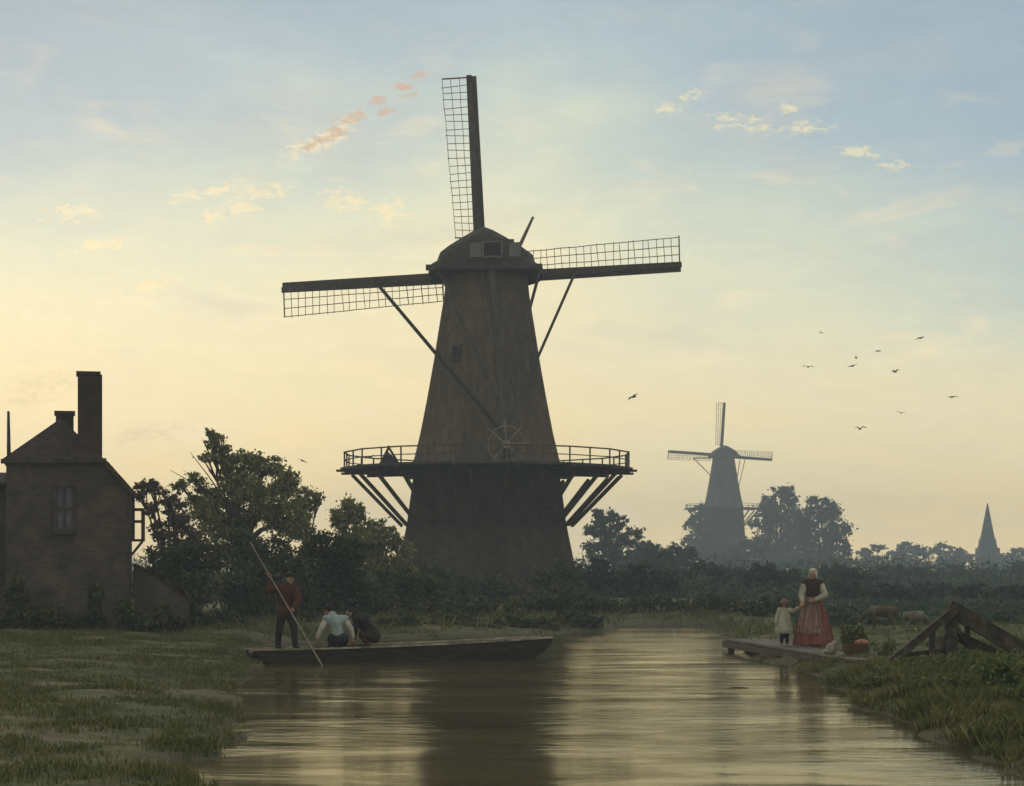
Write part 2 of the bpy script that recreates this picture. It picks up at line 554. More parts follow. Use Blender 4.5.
def ground_z(x, y, detail=True):
    x, y = np.atleast_1d(np.asarray(x, float)), np.atleast_1d(np.asarray(y, float))
    sd = river_sd(x, y)
    if detail:
        wob = np.array([fbm(a, b, 0.55, 3.1) for a, b in zip(x, y)])
        hum = np.array([fbm(a, b, 0.9, 9.7) for a, b in zip(x, y)])
    else:
        wob = hum = np.zeros_like(x)
    near = np.clip(1.0 - (y - 60) / 60, 0, 1)
    sd = sd + wob * 0.42 * near
    land = 0.045 + 0.30 * (1 - np.exp(-np.clip(sd, 0, None) / 1.6)) + hum * 0.07 * np.clip(sd / 0.8, 0, 1)
    right = np.clip((x - 3.5) / 2.0, 0, 1) * np.clip((60 - y) / 15, 0, 1)
    land = land + right * 0.12 * (1 - np.exp(-np.clip(sd, 0, None) / 1.0))
    left_flat = np.clip((-x - 2.0) / 1.5, 0, 1) * np.clip((44 - y) / 8, 0, 1)
    land = land - left_flat * 0.15 * (1 - np.exp(-np.clip(sd, 0, None) / 1.6))
    mound = 0.35 * np.exp(-(((x + 1.2) / 16) ** 2 + ((y - 100) / 16) ** 2))
    bed = -0.55 * (1 - np.exp(np.clip(sd, None, 0) / 0.8))
    z = np.where(sd > 0, land + mound, bed)
    return z, sd


ys = np.concatenate([np.linspace(-60, 12, 16), np.arange(13.5, 72, 0.33), 72 * np.geomspace(1.004, 1000 / 72, 65)])
xp = np.concatenate([np.arange(0, 22, 0.33), 22 * np.geomspace(1.02, 600 / 22, 30)])
xs = np.concatenate([-xp[:0:-1], xp])
GX, GY = np.meshgrid(xs, ys)
gz, gsd = ground_z(GX.ravel(), GY.ravel())
nx, ny = len(xs), len(ys)
idx = np.arange(nx * ny).reshape(ny, nx)
quads = np.stack([idx[:-1, :-1], idx[:-1, 1:], idx[1:, 1:], idx[1:, :-1]], -1).reshape(-1, 4)
gm = np_mesh('ground', np.stack([GX.ravel(), GY.ravel(), gz], -1), quads)
at = gm.attributes.new('shore', 'FLOAT', 'POINT')
at.data.foreach_set('value', np.clip(gsd, -3, 8).astype(np.float32))
m, t, b = new_mat('meadow_ground')
v = coords(t, (1, 1, 1))
n_big = t.noise(coords(t, (0.5, 1.1, 1)), 0.42, 5, 0.62, 0.6)
n_mid = t.noise(coords(t, (0.5, 1.3, 1)), 1.5, 6, 0.68, 0.5)
n_fin = t.noise(v, 14, 4, 0.6)
c = t.ramp(n_mid, [(0.28, (0.026, 0.036, 0.010)), (0.5, (0.07, 0.078, 0.022)), (0.72, (0.15, 0.132, 0.045))])
c = t.mix(t.smooth(n_big, 0.47, 0.63), c, t.mix(n_mid, (0.05, 0.036, 0.017), (0.22, 0.175, 0.085)))
c = t.mix(1.0, c, t.ramp(n_fin, [(0.3, (0.6, 0.62, 0.55)), (0.7, (1.3, 1.3, 1.25))]), 'MULTIPLY')
sh = t.n.new('ShaderNodeAttribute')
sh.attribute_name = 'shore'
mud = t.math('MULTIPLY', t.smooth(sh.outputs['Fac'], 0.9, 0.1), t.smooth(n_mid, 0.35, 0.6))
c = t.mix(mud, c, t.mix(n_fin, (0.035, 0.028, 0.016), (0.11, 0.088, 0.05)))
t.l.new(c, b.inputs['Base Color'])
b.inputs['Roughness'].default_value = 0.92
bump(t, b, n_fin, 0.6, 0.05)
go = link('ground', gm, m, smooth=True)
tag(go, 'flat grassy river meadow with muddy banks', None, None, 'structure')

m, t, b = new_mat('river_water')
v1 = coords(t, (0.55, 1.0, 1))
v2 = coords(t, (0.9, 1.7, 1))
v3 = coords(t, (0.22, 0.5, 1))
h = t.math('ADD', t.math('MULTIPLY', t.noise(v1, 0.9, 3, 0.55, 0.4), 1.0), t.math('MULTIPLY', t.noise(v2, 3.0, 4, 0.6, 0.5), 0.32))
h = t.math('MULTIPLY', h, t.smooth(t.noise(v3, 0.6, 3, 0.5, 0.6), 0.3, 0.7, 0.15, 1.9))
bump(t, b, h, 0.18, 0.10)
cw = t.ramp(t.noise(v1, 0.35, 3), [(0.35, (0.04, 0.033, 0.015)), (0.65, (0.08, 0.064, 0.03))])
t.l.new(cw, b.inputs['Base Color'])
b.inputs['Roughness'].default_value = 0.10
b.inputs['IOR'].default_value = 1.33
b.inputs['Specular IOR Level'].default_value = 0.4
b.inputs['Specular Tint'].default_value = (1.0, 0.90, 0.70, 1)
dull_layer = t.n.new('ShaderNodeBsdfDiffuse')                  # patchy diffuse layer added to dull the sky's reflection
t.l.new(cw, dull_layer.inputs[0])
mx = t.n.new('ShaderNodeMixShader')
t.l.new(t.smooth(t.noise(v3, 1.4, 5, 0.65, 0.8), 0.32, 0.7, 0.06, 0.62), mx.inputs[0])
gl = t.n.new('ShaderNodeBsdfGlossy')                     # warm evening tint put into the reflection colour
gl.inputs['Color'].default_value = (0.92, 0.86, 0.69, 1)
gl.inputs['Roughness'].default_value = 0.09
fr = t.n.new('ShaderNodeFresnel')
fr.inputs['IOR'].default_value = 1.33
bnorm = b.inputs['Normal'].links[0].from_socket
t.l.new(bnorm, gl.inputs['Normal'])
t.l.new(bnorm, fr.inputs['Normal'])
dk = t.n.new('ShaderNodeBsdfDiffuse')
t.l.new(cw, dk.inputs[0])
surf = t.n.new('ShaderNodeMixShader')
t.l.new(fr.outputs[0], surf.inputs[0])
t.l.new(dk.outputs[0], surf.inputs[1])
t.l.new(gl.outputs[0], surf.inputs[2])
t.l.new(surf.outputs[0], mx.inputs[1])
t.l.new(dull_layer.outputs[0], mx.inputs[2])
t.l.new(mx.outputs[0], t.n['Material Output'].inputs[0])
ws = MB().add([(-14, -60, 0), (26, -60, 0), (26, 78, 0), (-14, 78, 0)], [(0, 1, 2, 3)])
wo_ = ws.build('water', m)
tag(wo_, 'slow brown river reflecting the evening sky', None, None, 'structure')

# ------------------------------------------------------------------ haze
hz = bpy.data.materials.new('evening_haze')
hz.use_nodes = True
ht = NT(hz.node_tree)
ht.n.clear()
pv = ht.n.new('ShaderNodeVolumePrincipled')
pv.inputs['Color'].default_value = (0.78, 0.90, 0.98, 1)
pv.inputs['Density'].default_value = 0.0010
pv.inputs['Anisotropy'].default_value = 0.2
ho = ht.n.new('ShaderNodeOutputMaterial')
ht.l.new(pv.outputs[0], ho.inputs['Volume'])
hb = MB().box((0, 465, 18.9), (1220, 1080, 41.0)).build('haze', hz)
tag(hb, 'thin evening haze over the meadows', None, None, 'stuff')

# ------------------------------------------------------------------ foliage
def leaf_quads(pts, size, flat=0.0):
    n = len(pts)
    nrm = rng.normal(size=(n, 3))
    nrm[:, 2] += flat
    nrm /= np.linalg.norm(nrm, axis=1, keepdims=True)
    ref = rng.normal(size=(n, 3))
    a = np.cross(nrm, ref)
    a /= np.linalg.norm(a, axis=1, keepdims=True)
    bb = np.cross(nrm, a)
    s = size * rng.uniform(0.55, 1.35, (n, 1))
    a, bb = a * s * 0.62, bb * s * 0.36
    lift = nrm * s * 0.12
    verts = np.stack([pts - a, pts + bb + lift, pts + a, pts - bb + lift], 1).reshape(-1, 3)
    return verts, np.arange(n * 4).reshape(n, 4)


def clump_points(c, r, n, lumps):
    """Leaf positions for one bough: many small tufts thrown over an ellipsoid, so the outline is ragged."""
    c, r = np.array(c), np.array(r)
    dirs = rng.normal(size=(lumps, 3))
    dirs /= np.linalg.norm(dirs, axis=1, keepdims=True)
    cen = dirs * rng.uniform(0.25, 0.86, (lumps, 1)) ** 0.7
    rad = rng.uniform(0.20, 0.46, lumps)
    which = rng.integers(0, lumps, n)
    d = rng.normal(size=(n, 3))
    d /= np.linalg.norm(d, axis=1, keepdims=True)
    p = cen[which] + d * (rad[which] * np.clip(np.abs(rng.normal(size=n)) * 0.62, 0, 1.7))[:, None]
    stray = rng.random(n) < 0.12
    p[stray] *= rng.uniform(0.95, 1.25, (stray.sum(), 1))
    p += rng.normal(size=p.shape) * 0.035
    return c + p * r


TREE_N = [0]


def tree(name, label, cat, d, clumps, base_px, mat, leaf=0.17, dens=1.0, group=None, trunk_r=0.14, crown_name='crown', twigs=()):
    """A tree or shrub > trunk, crown. clumps: (px, py, rx, ry[, offset in depth]) of its boughs."""
    bx = (base_px - 512) * d / F
    bz = float(ground_z(bx, d, False)[0][0]) - 0.05
    root = empty(name, (bx, d, bz), label, cat, group)
    pts = []
    tm = MB()
    base = Vector((bx, d, bz))
    tops = []
    for cl in clumps:
        px, py, rx, ry = cl[:4]
        dd = d + (cl[4] if len(cl) > 4 else rng.uniform(-1, 1) * 0.5 * rx * d / F)
        c = P(px, py, dd)
        k = dd / F
        r = (rx * k, 0.5 * (rx + ry) * k, ry * k)
        area = math.pi * rx * ry
        lpx = leaf / k
        n = int(dens * 8.0 * area / (0.45 * lpx * lpx)) + 80
        n = min(int(n * 0.8), 26000)
        q = clump_points(c, r, n, max(14, int(16 + area / 45)))
        q = q[q[:, 2] > bz - 0.02]
        pts.append(q)
        tops.append((c, r))
    cz = sum(c.z for c, _ in tops) / len(tops)
    cx = sum(c.x for c, _ in tops) / len(tops)
    fork = base.lerp(Vector((cx, d, cz)), 0.45)
    mid = base.lerp(fork, 0.5) + Vector((rng.uniform(-1, 1) * trunk_r, 0, 0))
    tm.tube([base, mid, fork], [trunk_r * 1.25, trunk_r, trunk_r * 0.85], 8)
    for c, r in tops:
        a = fork if c.z > fork.z else base.lerp(fork, 0.35)
        m1 = a.lerp(c, 0.5) + Vector((rng.uniform(-.2, .2), rng.uniform(-.2, .2), rng.uniform(0, .2))) * r[0]
        lr = min(trunk_r * 0.7, 0.16 * r[0])
        tm.tube([a, m1, c], [lr, lr * 0.65, lr * 0.25], 6)
        for _ in range(5):
            e = c + Vector((rng.uniform(-1, 1) * r[0], rng.uniform(-1, 1) * r[1], rng.uniform(-.4, 1) * r[2])) * 0.85
            tm.tube([m1.lerp(c, 0.5), e], [trunk_r * 0.22, trunk_r * 0.06], 4)
    for (x0, y0, x1, y1) in twigs:
        a, e = P(x0, y0, d), P(x1, y1, d)
        tm.tube([a, a.lerp(e, .5) + Vector((0, 0, .05)), e], [0.035, 0.022, 0.01], 5)
    tm.build('trunk', MAT['bark'], root, smooth=True)
    pts = np.concatenate(pts)
    vv, ff = leaf_quads(pts, leaf, 0.4)
    me = np_mesh(crown_name, vv, ff)
    link(crown_name, me, mat, root)
    return root


TG = 'trees and bushes left of the big mill'
tree('leafy_tree', 'tallest tree left of the mill, with a ragged wispy top', 'tree', 76,
     [(210, 432, 5, 6), (219, 438, 8, 6), (211, 444, 9, 7), (224, 449, 8, 6), (208, 458, 12, 6), (226, 462, 12, 8), (234, 472, 18, 8), (196, 478, 10, 8), (180, 486, 9, 7), (246, 459, 22, 9), (266, 466, 22, 13), (287, 482, 17, 17), (240, 486, 26, 17), (206, 497, 22, 15),
      (265, 500, 34, 22), (222, 518, 36, 24), (286, 520, 26, 20)], 245, MAT['leaf_olive'], 0.115, 1.0, TG, 0.22,
     twigs=[(225, 500, 190, 452), (232, 500, 208, 470), (228, 505, 170, 470)])
tree('leafy_tree', 'rusty leaved tree between the house and the tallest tree', 'tree', 69,
     [(140, 492, 10, 12), (152, 487, 12, 8), (168, 497, 14, 10), (152, 510, 8, 10), (178, 515, 18, 14), (160, 532, 12, 12), (184, 540, 24, 18)], 172, MAT['leaf_rust'], 0.11, 0.9, TG, 0.14)
tree('leafy_tree', 'small round tree standing alone above the bushes near the gallery', 'tree', 82,
     [(345, 508, 15, 11), (356, 514, 13, 12), (340, 520, 12, 11), (350, 530, 17, 14), (346, 548, 15, 12)], 348, MAT['leaf_olive'], 0.115, 1.0, TG, 0.13)
tree('leafy_tree', 'round headed little tree touching the right side of the tallest tree', 'tree', 79,
     [(305, 496, 14, 11), (318, 500, 8, 8), (306, 510, 14, 10), (300, 530, 18, 14)], 302, MAT['leaf_olive'], 0.115, 0.9, TG, 0.12)
tree('shrub', 'sparse bush at the left foot of the big mill', 'bush', 88,
     [(374, 528, 16, 10), (390, 536, 16, 12), (402, 548, 13, 12), (372, 542, 22, 12), (366, 556, 24, 16), (392, 568, 24, 16)], 384, MAT['leaf_olive'], 0.115, 1.0, TG, 0.08, 'foliage')  # upper boughs raised into the sky gap to darken the river's reflection
tree('shrub', 'big dark bush below the rusty tree beside the house', 'bush', 63,
     [(168, 562, 28, 20), (200, 556, 30, 22), (150, 590, 20, 20), (190, 592, 34, 24)], 185, MAT['leaf_dark'], 0.12, 1.1, TG, 0.1, 'foliage')
tree('shrub', 'big dark bush behind the man with the pole', 'bush', 66,
     [(240, 548, 30, 22), (275, 556, 32, 22), (248, 588, 38, 28), (290, 592, 34, 26), (262, 615, 40, 20)], 265, MAT['leaf_dark'], 0.12, 1.1, TG, 0.1, 'foliage')
tree('shrub', 'dark bush behind the two people crouching in the boat', 'bush', 68,
     [(322, 545, 24, 14), (350, 548, 26, 14), (318, 560, 26, 16), (345, 566, 28, 18), (325, 590, 36, 26), (365, 596, 34, 24), (345, 618, 44, 16)], 342, MAT['leaf_dark'], 0.12, 1.1, TG, 0.1, 'foliage')  # top boughs added to keep bright sky out of the water below
tree('shrub', 'dark bush right of the crouching pair, against the mill foot', 'bush', 72,
     [(395, 582, 26, 16), (422, 592, 30, 18), (405, 612, 40, 18), (440, 615, 34, 16)], 415, MAT['leaf_dark'], 0.12, 1.1, TG, 0.08, 'foliage')
tree('shrub', 'low dark bush straight below the mill tower', 'bush', 70,
     [(470, 609, 34, 13), (500, 612, 30, 13), (485, 624, 44, 9)], 485, MAT['leaf_dark'], 0.15, 1.1, TG, 0.07, 'foliage')
tree('shrub', 'low dark bush at the right foot of the big mill, by the river bend', 'bush', 74,
     [(545, 606, 30, 13), (575, 600, 22, 16), (600, 606, 20, 13), (560, 622, 40, 9)], 560, MAT['leaf_dark'], 0.15, 1.1, TG, 0.07, 'foliage')
tree('shrub', 'small dark garden shrub at the end of the low wall', 'bush', 56.5,
     [(190, 606, 12, 16), (198, 622, 16, 12), (182, 626, 12, 9)], 191, MAT['leaf_dark'], 0.13, 1.1, TG, 0.06, 'foliage')
tree('shrub', 'low bramble bush on the bank between garden shrub and boat', 'bush', 58,
     [(222, 620, 18, 14), (245, 628, 16, 9)], 230, MAT['leaf_dark'], 0.13, 1.1, TG, 0.06, 'foliage')

BGp = 'low bushes along the near side of the left bank'
for lab, d, cl, bp in [
    ('low dark bush on the bank just left of the crouching pair', 60, [(300, 622, 22, 11), (312, 632, 20, 8)], 305),
    ('low dark bush on the bank just right of the crouching pair', 59.5, [(398, 622, 26, 11), (420, 628, 22, 9)], 408),
    ('low dark bush on the bank behind the middle of the punt', 60, [(452, 622, 28, 10), (478, 629, 24, 7)], 464),
    ('low dark bush on the bank behind the bow of the punt', 61, [(512, 623, 26, 9), (540, 626, 24, 8)], 526),
    ('low dark bush on the bank right of the bow, beside open water', 64, [(572, 620, 24, 9), (592, 622, 16, 7)], 581)]:
    tree('shrub', lab, 'bush', d, cl, bp, MAT['leaf_dark'], 0.12, 1.1, BGp, 0.05, 'foliage')

HGp = 'dark plants added for shade at the foot of the house'  # plants added to darken the wall foot, standing in for shade
for lab, d, cl, bp in [
    ('dark plant added for shade at the foot of the house below its window', 52.5, [(52, 616, 18, 15), (74, 624, 16, 11)], 60),
    ('tall dark plant added for shade at the left end of the house front', 52.5, [(16, 596, 14, 22), (26, 618, 22, 14), (4, 622, 16, 12)], 18),
    ('leafy dark climber added for shade against the middle of the house front', 52.8, [(96, 600, 10, 20), (92, 620, 18, 14), (104, 628, 14, 8)], 95),
    ('dark plant added for shade in front of the low sloping wall', 52.0, [(162, 614, 14, 12), (150, 624, 14, 9), (174, 624, 14, 10)], 161),
    ('dark plant added for shade at the right corner of the house, before the low wall', 52.3, [(122, 612, 14, 16), (138, 622, 18, 12)], 128)]:
    tree('shrub', lab, 'bush', d, cl, bp, MAT['leaf_dark'], 0.11, 0.8, HGp, 0.05, 'foliage')
MGp = 'bushes hiding the foot of the big mill'
for lab, d, cl, bp in [
    ('dusky bush against the left part of the big mill base', 90, [(432, 574, 20, 14), (452, 584, 22, 14), (440, 596, 30, 14)], 440),
    ('dusky bush against the middle of the big mill base', 89, [(482, 582, 18, 11), (504, 588, 20, 11), (492, 598, 32, 12)], 492),
    ('dusky bush against the right part of the big mill base', 90, [(545, 580, 18, 13), (566, 572, 16, 12), (574, 588, 22, 14), (550, 598, 30, 12)], 556)]:
    tree('shrub', lab, 'bush', d, cl, bp, MAT['leaf_dark'], 0.17, 0.8, MGp, 0.07, 'foliage')

RG = 'hazy trees beyond the far bank'
tree('leafy_tree', 'blue green tree just right of the big mill under its gallery', 'tree', 190,
     [(604, 517, 15, 9), (617, 523, 12, 9), (598, 530, 15, 12), (626, 538, 19, 11), (602, 548, 20, 15), (646, 549, 14, 10), (632, 560, 26, 14)], 612, MAT['leaf_blue'], 0.33, 1.0, RG, 0.25)
tree('leafy_tree', 'low rounded tree between the two mills', 'tree', 175,
     [(655, 556, 20, 13), (680, 556, 20, 13), (668, 572, 34, 14)], 668, MAT['leaf_blue'], 0.3, 1.0, RG, 0.2)
tree('leafy_tree', 'pale hazy tree overlapping the left side of the far mill', 'tree', 385,
     [(699, 512, 9, 10), (692, 524, 9, 10), (704, 528, 9, 12), (695, 543, 14, 14), (712, 548, 14, 12), (700, 560, 22, 12)], 700, MAT['leaf_blue'], 0.5, 1.0, RG, 0.35)
tree('leafy_tree', 'tall hazy tree with an uneven top right of the far mill', 'tree', 360,
     [(782, 492, 13, 8), (790, 501, 12, 10), (768, 502, 11, 8), (775, 514, 20, 13), (760, 524, 13, 12), (798, 524, 20, 17), (778, 542, 30, 18), (770, 560, 32, 12), (800, 560, 24, 12)], 780, MAT['leaf_blue'], 0.5, 1.0, RG, 0.4)
tree('leafy_tree', 'broad domed hazy tree, second right of the far mill', 'tree', 335,
     [(818, 504, 15, 8), (830, 513, 15, 12), (810, 520, 16, 15), (838, 530, 15, 14), (820, 543, 28, 18), (846, 549, 9, 9), (815, 562, 30, 12), (844, 563, 18, 10)], 824, MAT['leaf_blue'], 0.46, 1.0, RG, 0.4)
tree('leafy_tree', 'low hazy tree directly beneath the far mill', 'tree', 330,
     [(728, 556, 20, 12), (752, 550, 16, 12), (740, 570, 30, 12)], 738, MAT['leaf_blue'], 0.45, 1.0, RG, 0.3)
FG = 'distant trees along the horizon'
tree('leafy_tree', 'small distant tree beside the domed tree', 'tree', 430,
     [(866, 553, 10, 6), (878, 548, 9, 4), (874, 562, 18, 8)], 872, MAT['leaf_blue'], 0.6, 1.0, FG, 0.3)
tree('leafy_tree', 'distant rounded tree midway between domed tree and spire', 'tree', 440,
     [(908, 548, 12, 6), (922, 552, 12, 7), (898, 556, 12, 7), (912, 563, 24, 9)], 910, MAT['leaf_blue'], 0.6, 1.0, FG, 0.3)
tree('leafy_tree', 'distant wide tree a little left of the spire', 'tree', 450,
     [(940, 549, 14, 6), (955, 554, 12, 7), (966, 559, 10, 6), (946, 563, 26, 8)], 948, MAT['leaf_blue'], 0.6, 1.0, FG, 0.3)
tree('leafy_tree', 'distant tree at the foot of the spire on its right', 'tree', 470,
     [(1006, 558, 10, 6), (1018, 554, 9, 6), (1030, 558, 14, 8), (1012, 566, 26, 7)], 1014, MAT['leaf_blue'], 0.6, 1.0, FG, 0.3)
HG = 'bushes along the far meadow'
for lab, d, cl, bp in [
    ('dark bush on the far bank nearest the big mill', 112, [(596, 572, 22, 14), (614, 582, 24, 14), (596, 596, 26, 12)], 600),
    ('dark bush on the far bank below the low rounded tree', 106, [(640, 578, 26, 14), (664, 582, 24, 13), (650, 597, 36, 12)], 652),
    ('dark bush on the far bank below the far mill', 122, [(702, 574, 24, 13), (728, 578, 24, 13), (714, 594, 38, 13)], 714),
    ('dark bush behind the child in the smock', 116, [(762, 576, 24, 13), (786, 580, 22, 13), (772, 596, 36, 13)], 774),
    ('dark bush behind the woman, right of her head', 132, [(836, 574, 24, 12), (858, 579, 24, 12), (842, 592, 38, 11)], 846),
    ('dusky bush in the meadow above the brown calf', 170, [(890, 574, 26, 10), (916, 577, 26, 10), (902, 589, 40, 8)], 902),
    ('dusky bush in the meadow below the spire', 185, [(960, 575, 28, 10), (990, 577, 28, 10), (975, 588, 44, 8)], 976),
    ('dusky bush right of the spire at the picture edge', 180, [(1025, 574, 24, 11), (1045, 578, 24, 11), (1032, 589, 34, 8)], 1034),
    ('scrubby bush in the meadow just right of the woman', 104, [(838, 588, 22, 12), (860, 594, 22, 10)], 850),
    ('scrubby bush in the meadow behind the brown calf', 100, [(886, 592, 24, 9), (908, 595, 22, 8)], 897),
    ('scrubby bush in the meadow above the pale calf', 108, [(930, 590, 24, 9), (950, 594, 22, 8)], 940),
    ('scrubby bush in the meadow behind the top of the timber frame', 103, [(975, 591, 26, 9), (1000, 594, 24, 9)], 988),
    ('scrubby bush in the meadow by the picture edge right of the frame', 98, [(1024, 593, 22, 10), (1040, 597, 20, 9)], 1030),
    ('low bush at the water edge of the river bend', 76, [(628, 608, 26, 12), (656, 608, 28, 13), (684, 610, 22, 11)], 654),
    ('low bush by the far water edge left of the jetty', 78, [(706, 606, 24, 13), (732, 606, 24, 13)], 718),
    ('low bush on the bank directly behind the child', 72, [(762, 610, 22, 14), (790, 608, 24, 13)], 776)]:
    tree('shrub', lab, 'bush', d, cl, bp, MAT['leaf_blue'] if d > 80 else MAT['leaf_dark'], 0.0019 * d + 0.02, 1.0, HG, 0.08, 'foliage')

# loose undergrowth that closes the view between the trees
up = []
for _ in range(120000):
    d = rng.uniform(100, 430)
    x = rng.uniform(-0.30, 0.32) * d
    up.append((x, d, 0.35 + min(abs(rng.normal()), 1.5) * (0.15 + 0.0052 * d)))
up = np.array(up)
nz = np.array([fbm(a, b, 0.05, 1.0) for a, b in up[:, :2]])
up[:, 2] *= np.clip(1.0 + nz * 1.2, 0.3, 2)
up = up[np.hypot(up[:, 0] + 1.25, up[:, 1] - 100) > 11]
low = (up[:, 0] > 0.165 * up[:, 1]) & (up[:, 1] < 150)
up[low, 2] = 0.36 + 0.12 * (up[low, 2] - 0.35)
scrub = np.stack([rng.uniform(0.14, 0.32, 9000), rng.uniform(57, 112, 9000), 0.36 + 0.10 * np.abs(rng.normal(size=9000))], -1)
scrub[:, 0] *= scrub[:, 1]
scrub = scrub[np.array([fbm(a, b, 0.22, 6.0) for a, b in scrub[:, :2]]) > -0.15]
up = np.concatenate([up, scrub])
vv, ff = leaf_quads(up, 0.34, 0.3)
ug = link('undergrowth', np_mesh('undergrowth', vv, ff), MAT['leaf_blue'])
tag(ug, 'loose undergrowth between the distant trees', None, None, 'stuff')

# ------------------------------------------------------------------ the windmills
def ring(cx, cy_, z, r, n, ph=0.0):
    return [Vector((cx + r * math.cos(ph + 2 * math.pi * k / n), cy_ + r * math.sin(ph + 2 * math.pi * k / n), z)) for k in range(n)]


def windmill(label, X, Y, gz0, S, lift, yaw, rot, full=True, leaf_group='windmills', shaft_yaw=0.0, sail_k=1.0, hub=(-0.6, 3.9, 17.3)):
    """A smock mill seen from its tail side. S scales it, lift adds height below the gallery."""
    root = empty('windmill', (X, Y, gz0), label, 'windmill', leaf_group)
    O = Vector((X, Y, gz0))

    def L(x, y, z):                              # mill axes: heights above the gallery floor are scaled only
        return O + Vector((x * S, y * S, z * S + lift))

    yv = Matrix.Rotation(yaw, 3, 'Z')

    def K(x, y, z):                              # cap axes, turned with the cap
        p = yv @ Vector((x, y, 0))
        return L(p.x, p.y, z)
    ph = R(22.5)
    # brick base, up to the gallery
    m = MB()
    prof = [(0.0, 5.9), (0.9, 5.2), (2.4, 4.66), (4.3, 4.25), (7.0, 3.86)]
    rings = []
    for z, r in prof:
        zz = gz0 - 0.15 if z == 0 else gz0 + z * S + lift * z / 7.0
        rings.append([Vector((X, Y, 0)) + Vector((p.x * S, p.y * S, zz)) for p in ring(0, 0, 0, r, 8, ph)])
    m.loft(rings)
    bs = m.build('brick_base', MAT['mill_brick'], root)
    uv_walls(bs)
    # thatched smock above it
    m = MB()
    prof = [(7.0, 3.95), (7.35, 3.92), (8.8, 3.55), (10.5, 3.2), (12.3, 2.86), (14.1, 2.56), (15.6, 2.3), (16.75, 2.16)]
    for j in range(1):
        m.loft([[L(p.x, p.y, z) for p in ring(0, 0, 0, r, 8, ph)] for z, r in prof])
    tw = m.build('tower', MAT['thatch'], root, bevel=0.16 * S)
    if full:
        wz, wa = 12.65, R(-135)
        ra = 2.80 * math.cos(R(22.5))
        cw_ = L(ra * math.cos(wa) + 0.55 * 0.707, ra * math.sin(wa) - 0.55 * 0.707, wz)
        Mw = Matrix.Rotation(wa + R(90), 3, 'Z') @ Matrix.Rotation(R(-9.5), 3, 'X')
        wdw = MB().box(cw_, (0.42 * S, 0.16 * S, 0.62 * S), Mw).build('window', MAT['black'], root)
        f = MB()
        for dx, dz, sx_, sz_ in ((-.25, 0, .08, .78), (.25, 0, .08, .78), (0, .35, .42, .08), (0, -.35, .42, .08)):
            f.box(cw_ + Mw @ Vector((dx * S, -0.06 * S, dz * S)), (sx_ * S, 0.14 * S, sz_ * S), Mw)
        f.build('frame', MAT['dark_wood'], wdw)
    # gallery
    NG = 16
    m = MB()
    zo = 7.0
    o_t = [L(p.x, p.y, zo + 0.1) for p in ring(0, 0, 0, 7.35, NG, R(11.25))]
    i_t = [L(p.x, p.y, zo + 0.1) for p in ring(0, 0, 0, 3.7, NG, R(11.25))]
    o_b = [p - Vector((0, 0, 0.11 * S)) for p in o_t]
    i_b = [p - Vector((0, 0, 0.11 * S)) for p in i_t]
    for k in range(NG):
        q = (k + 1) % NG
        m.add([o_t[k], o_t[q], i_t[q], i_t[k], o_b[k], o_b[q], i_b[q], i_b[k]], [(0, 1, 2, 3), (4, 7, 6, 5), (0, 4, 5, 1), (3, 2, 6, 7)])
    for k in range(NG):
        a = R(11.25 + 22.5 * k)
        m.beam(L(3.7 * math.cos(a), 3.7 * math.sin(a), zo - 0.06), L(7.55 * math.cos(a), 7.55 * math.sin(a), zo - 0.06), 0.13 * S, 0.12 * S)
    m.build('gallery_deck', MAT['dark_wood'], root)
    m = MB()
    for k in range(NG):
        a, a2 = R(11.25 + 22.5 * k), R(33.75 + 22.5 * k)
        p, q = (7.15 * math.cos(a), 7.15 * math.sin(a)), (7.15 * math.cos(a2), 7.15 * math.sin(a2))
        h = ((p[0] + q[0]) / 2, (p[1] + q[1]) / 2)
        for c in (p, h):
            m.beam(L(*c, zo + 0.1), L(*c, zo + 0.88), 0.075 * S, 0.075 * S)
        for zz, th in ((0.86, 0.065), (0.48, 0.045)):
            m.beam(L(*p, zo + zz), L(*q, zo + zz), th * S, th * S)
    m.build('gallery_railing', MAT['rail'], root)
    for k in range(24):
        a = R(7.5 + 15 * k + 1.5)
        jr = 4.28
        c, s = math.cos(a), math.sin(a)
        b = MB().beam(L(6.75 * c, 6.75 * s, zo - 0.24), L(jr * c, jr * s, zo - 2.75), 0.14 * S, 0.16 * S)
        b.build('gallery_brace', MAT['dark_wood'], root)
    # cap: rounded boat shape lofted from tail to front
    secs = [(-2.75, 0.86, 0.80), (-2.4, 0.96, 0.93), (-1.0, 1.05, 1.0), (0.6, 1.03, 1.02), (2.0, 0.92, 0.95), (3.0, 0.72, 0.80)]
    shape = [(2.72, -0.05), (2.70, 0.30), (2.34, 0.50), (2.22, 0.92), (1.78, 1.26), (1.12, 1.68), (0.46, 2.06), (0.0, 2.24)]
    rings = []
    for y, kw, kh in secs:
        rg = [K(x * kw, y, 16.72 + z * kh) for x, z in shape] + [K(-x * kw, y, 16.72 + z * kh) for x, z in shape[-2::-1]]
        rings.append(rg)
    cap = MB().loft(rings).build('cap', MAT['cap_tar'], root, smooth=False, bevel=0.05 * S)
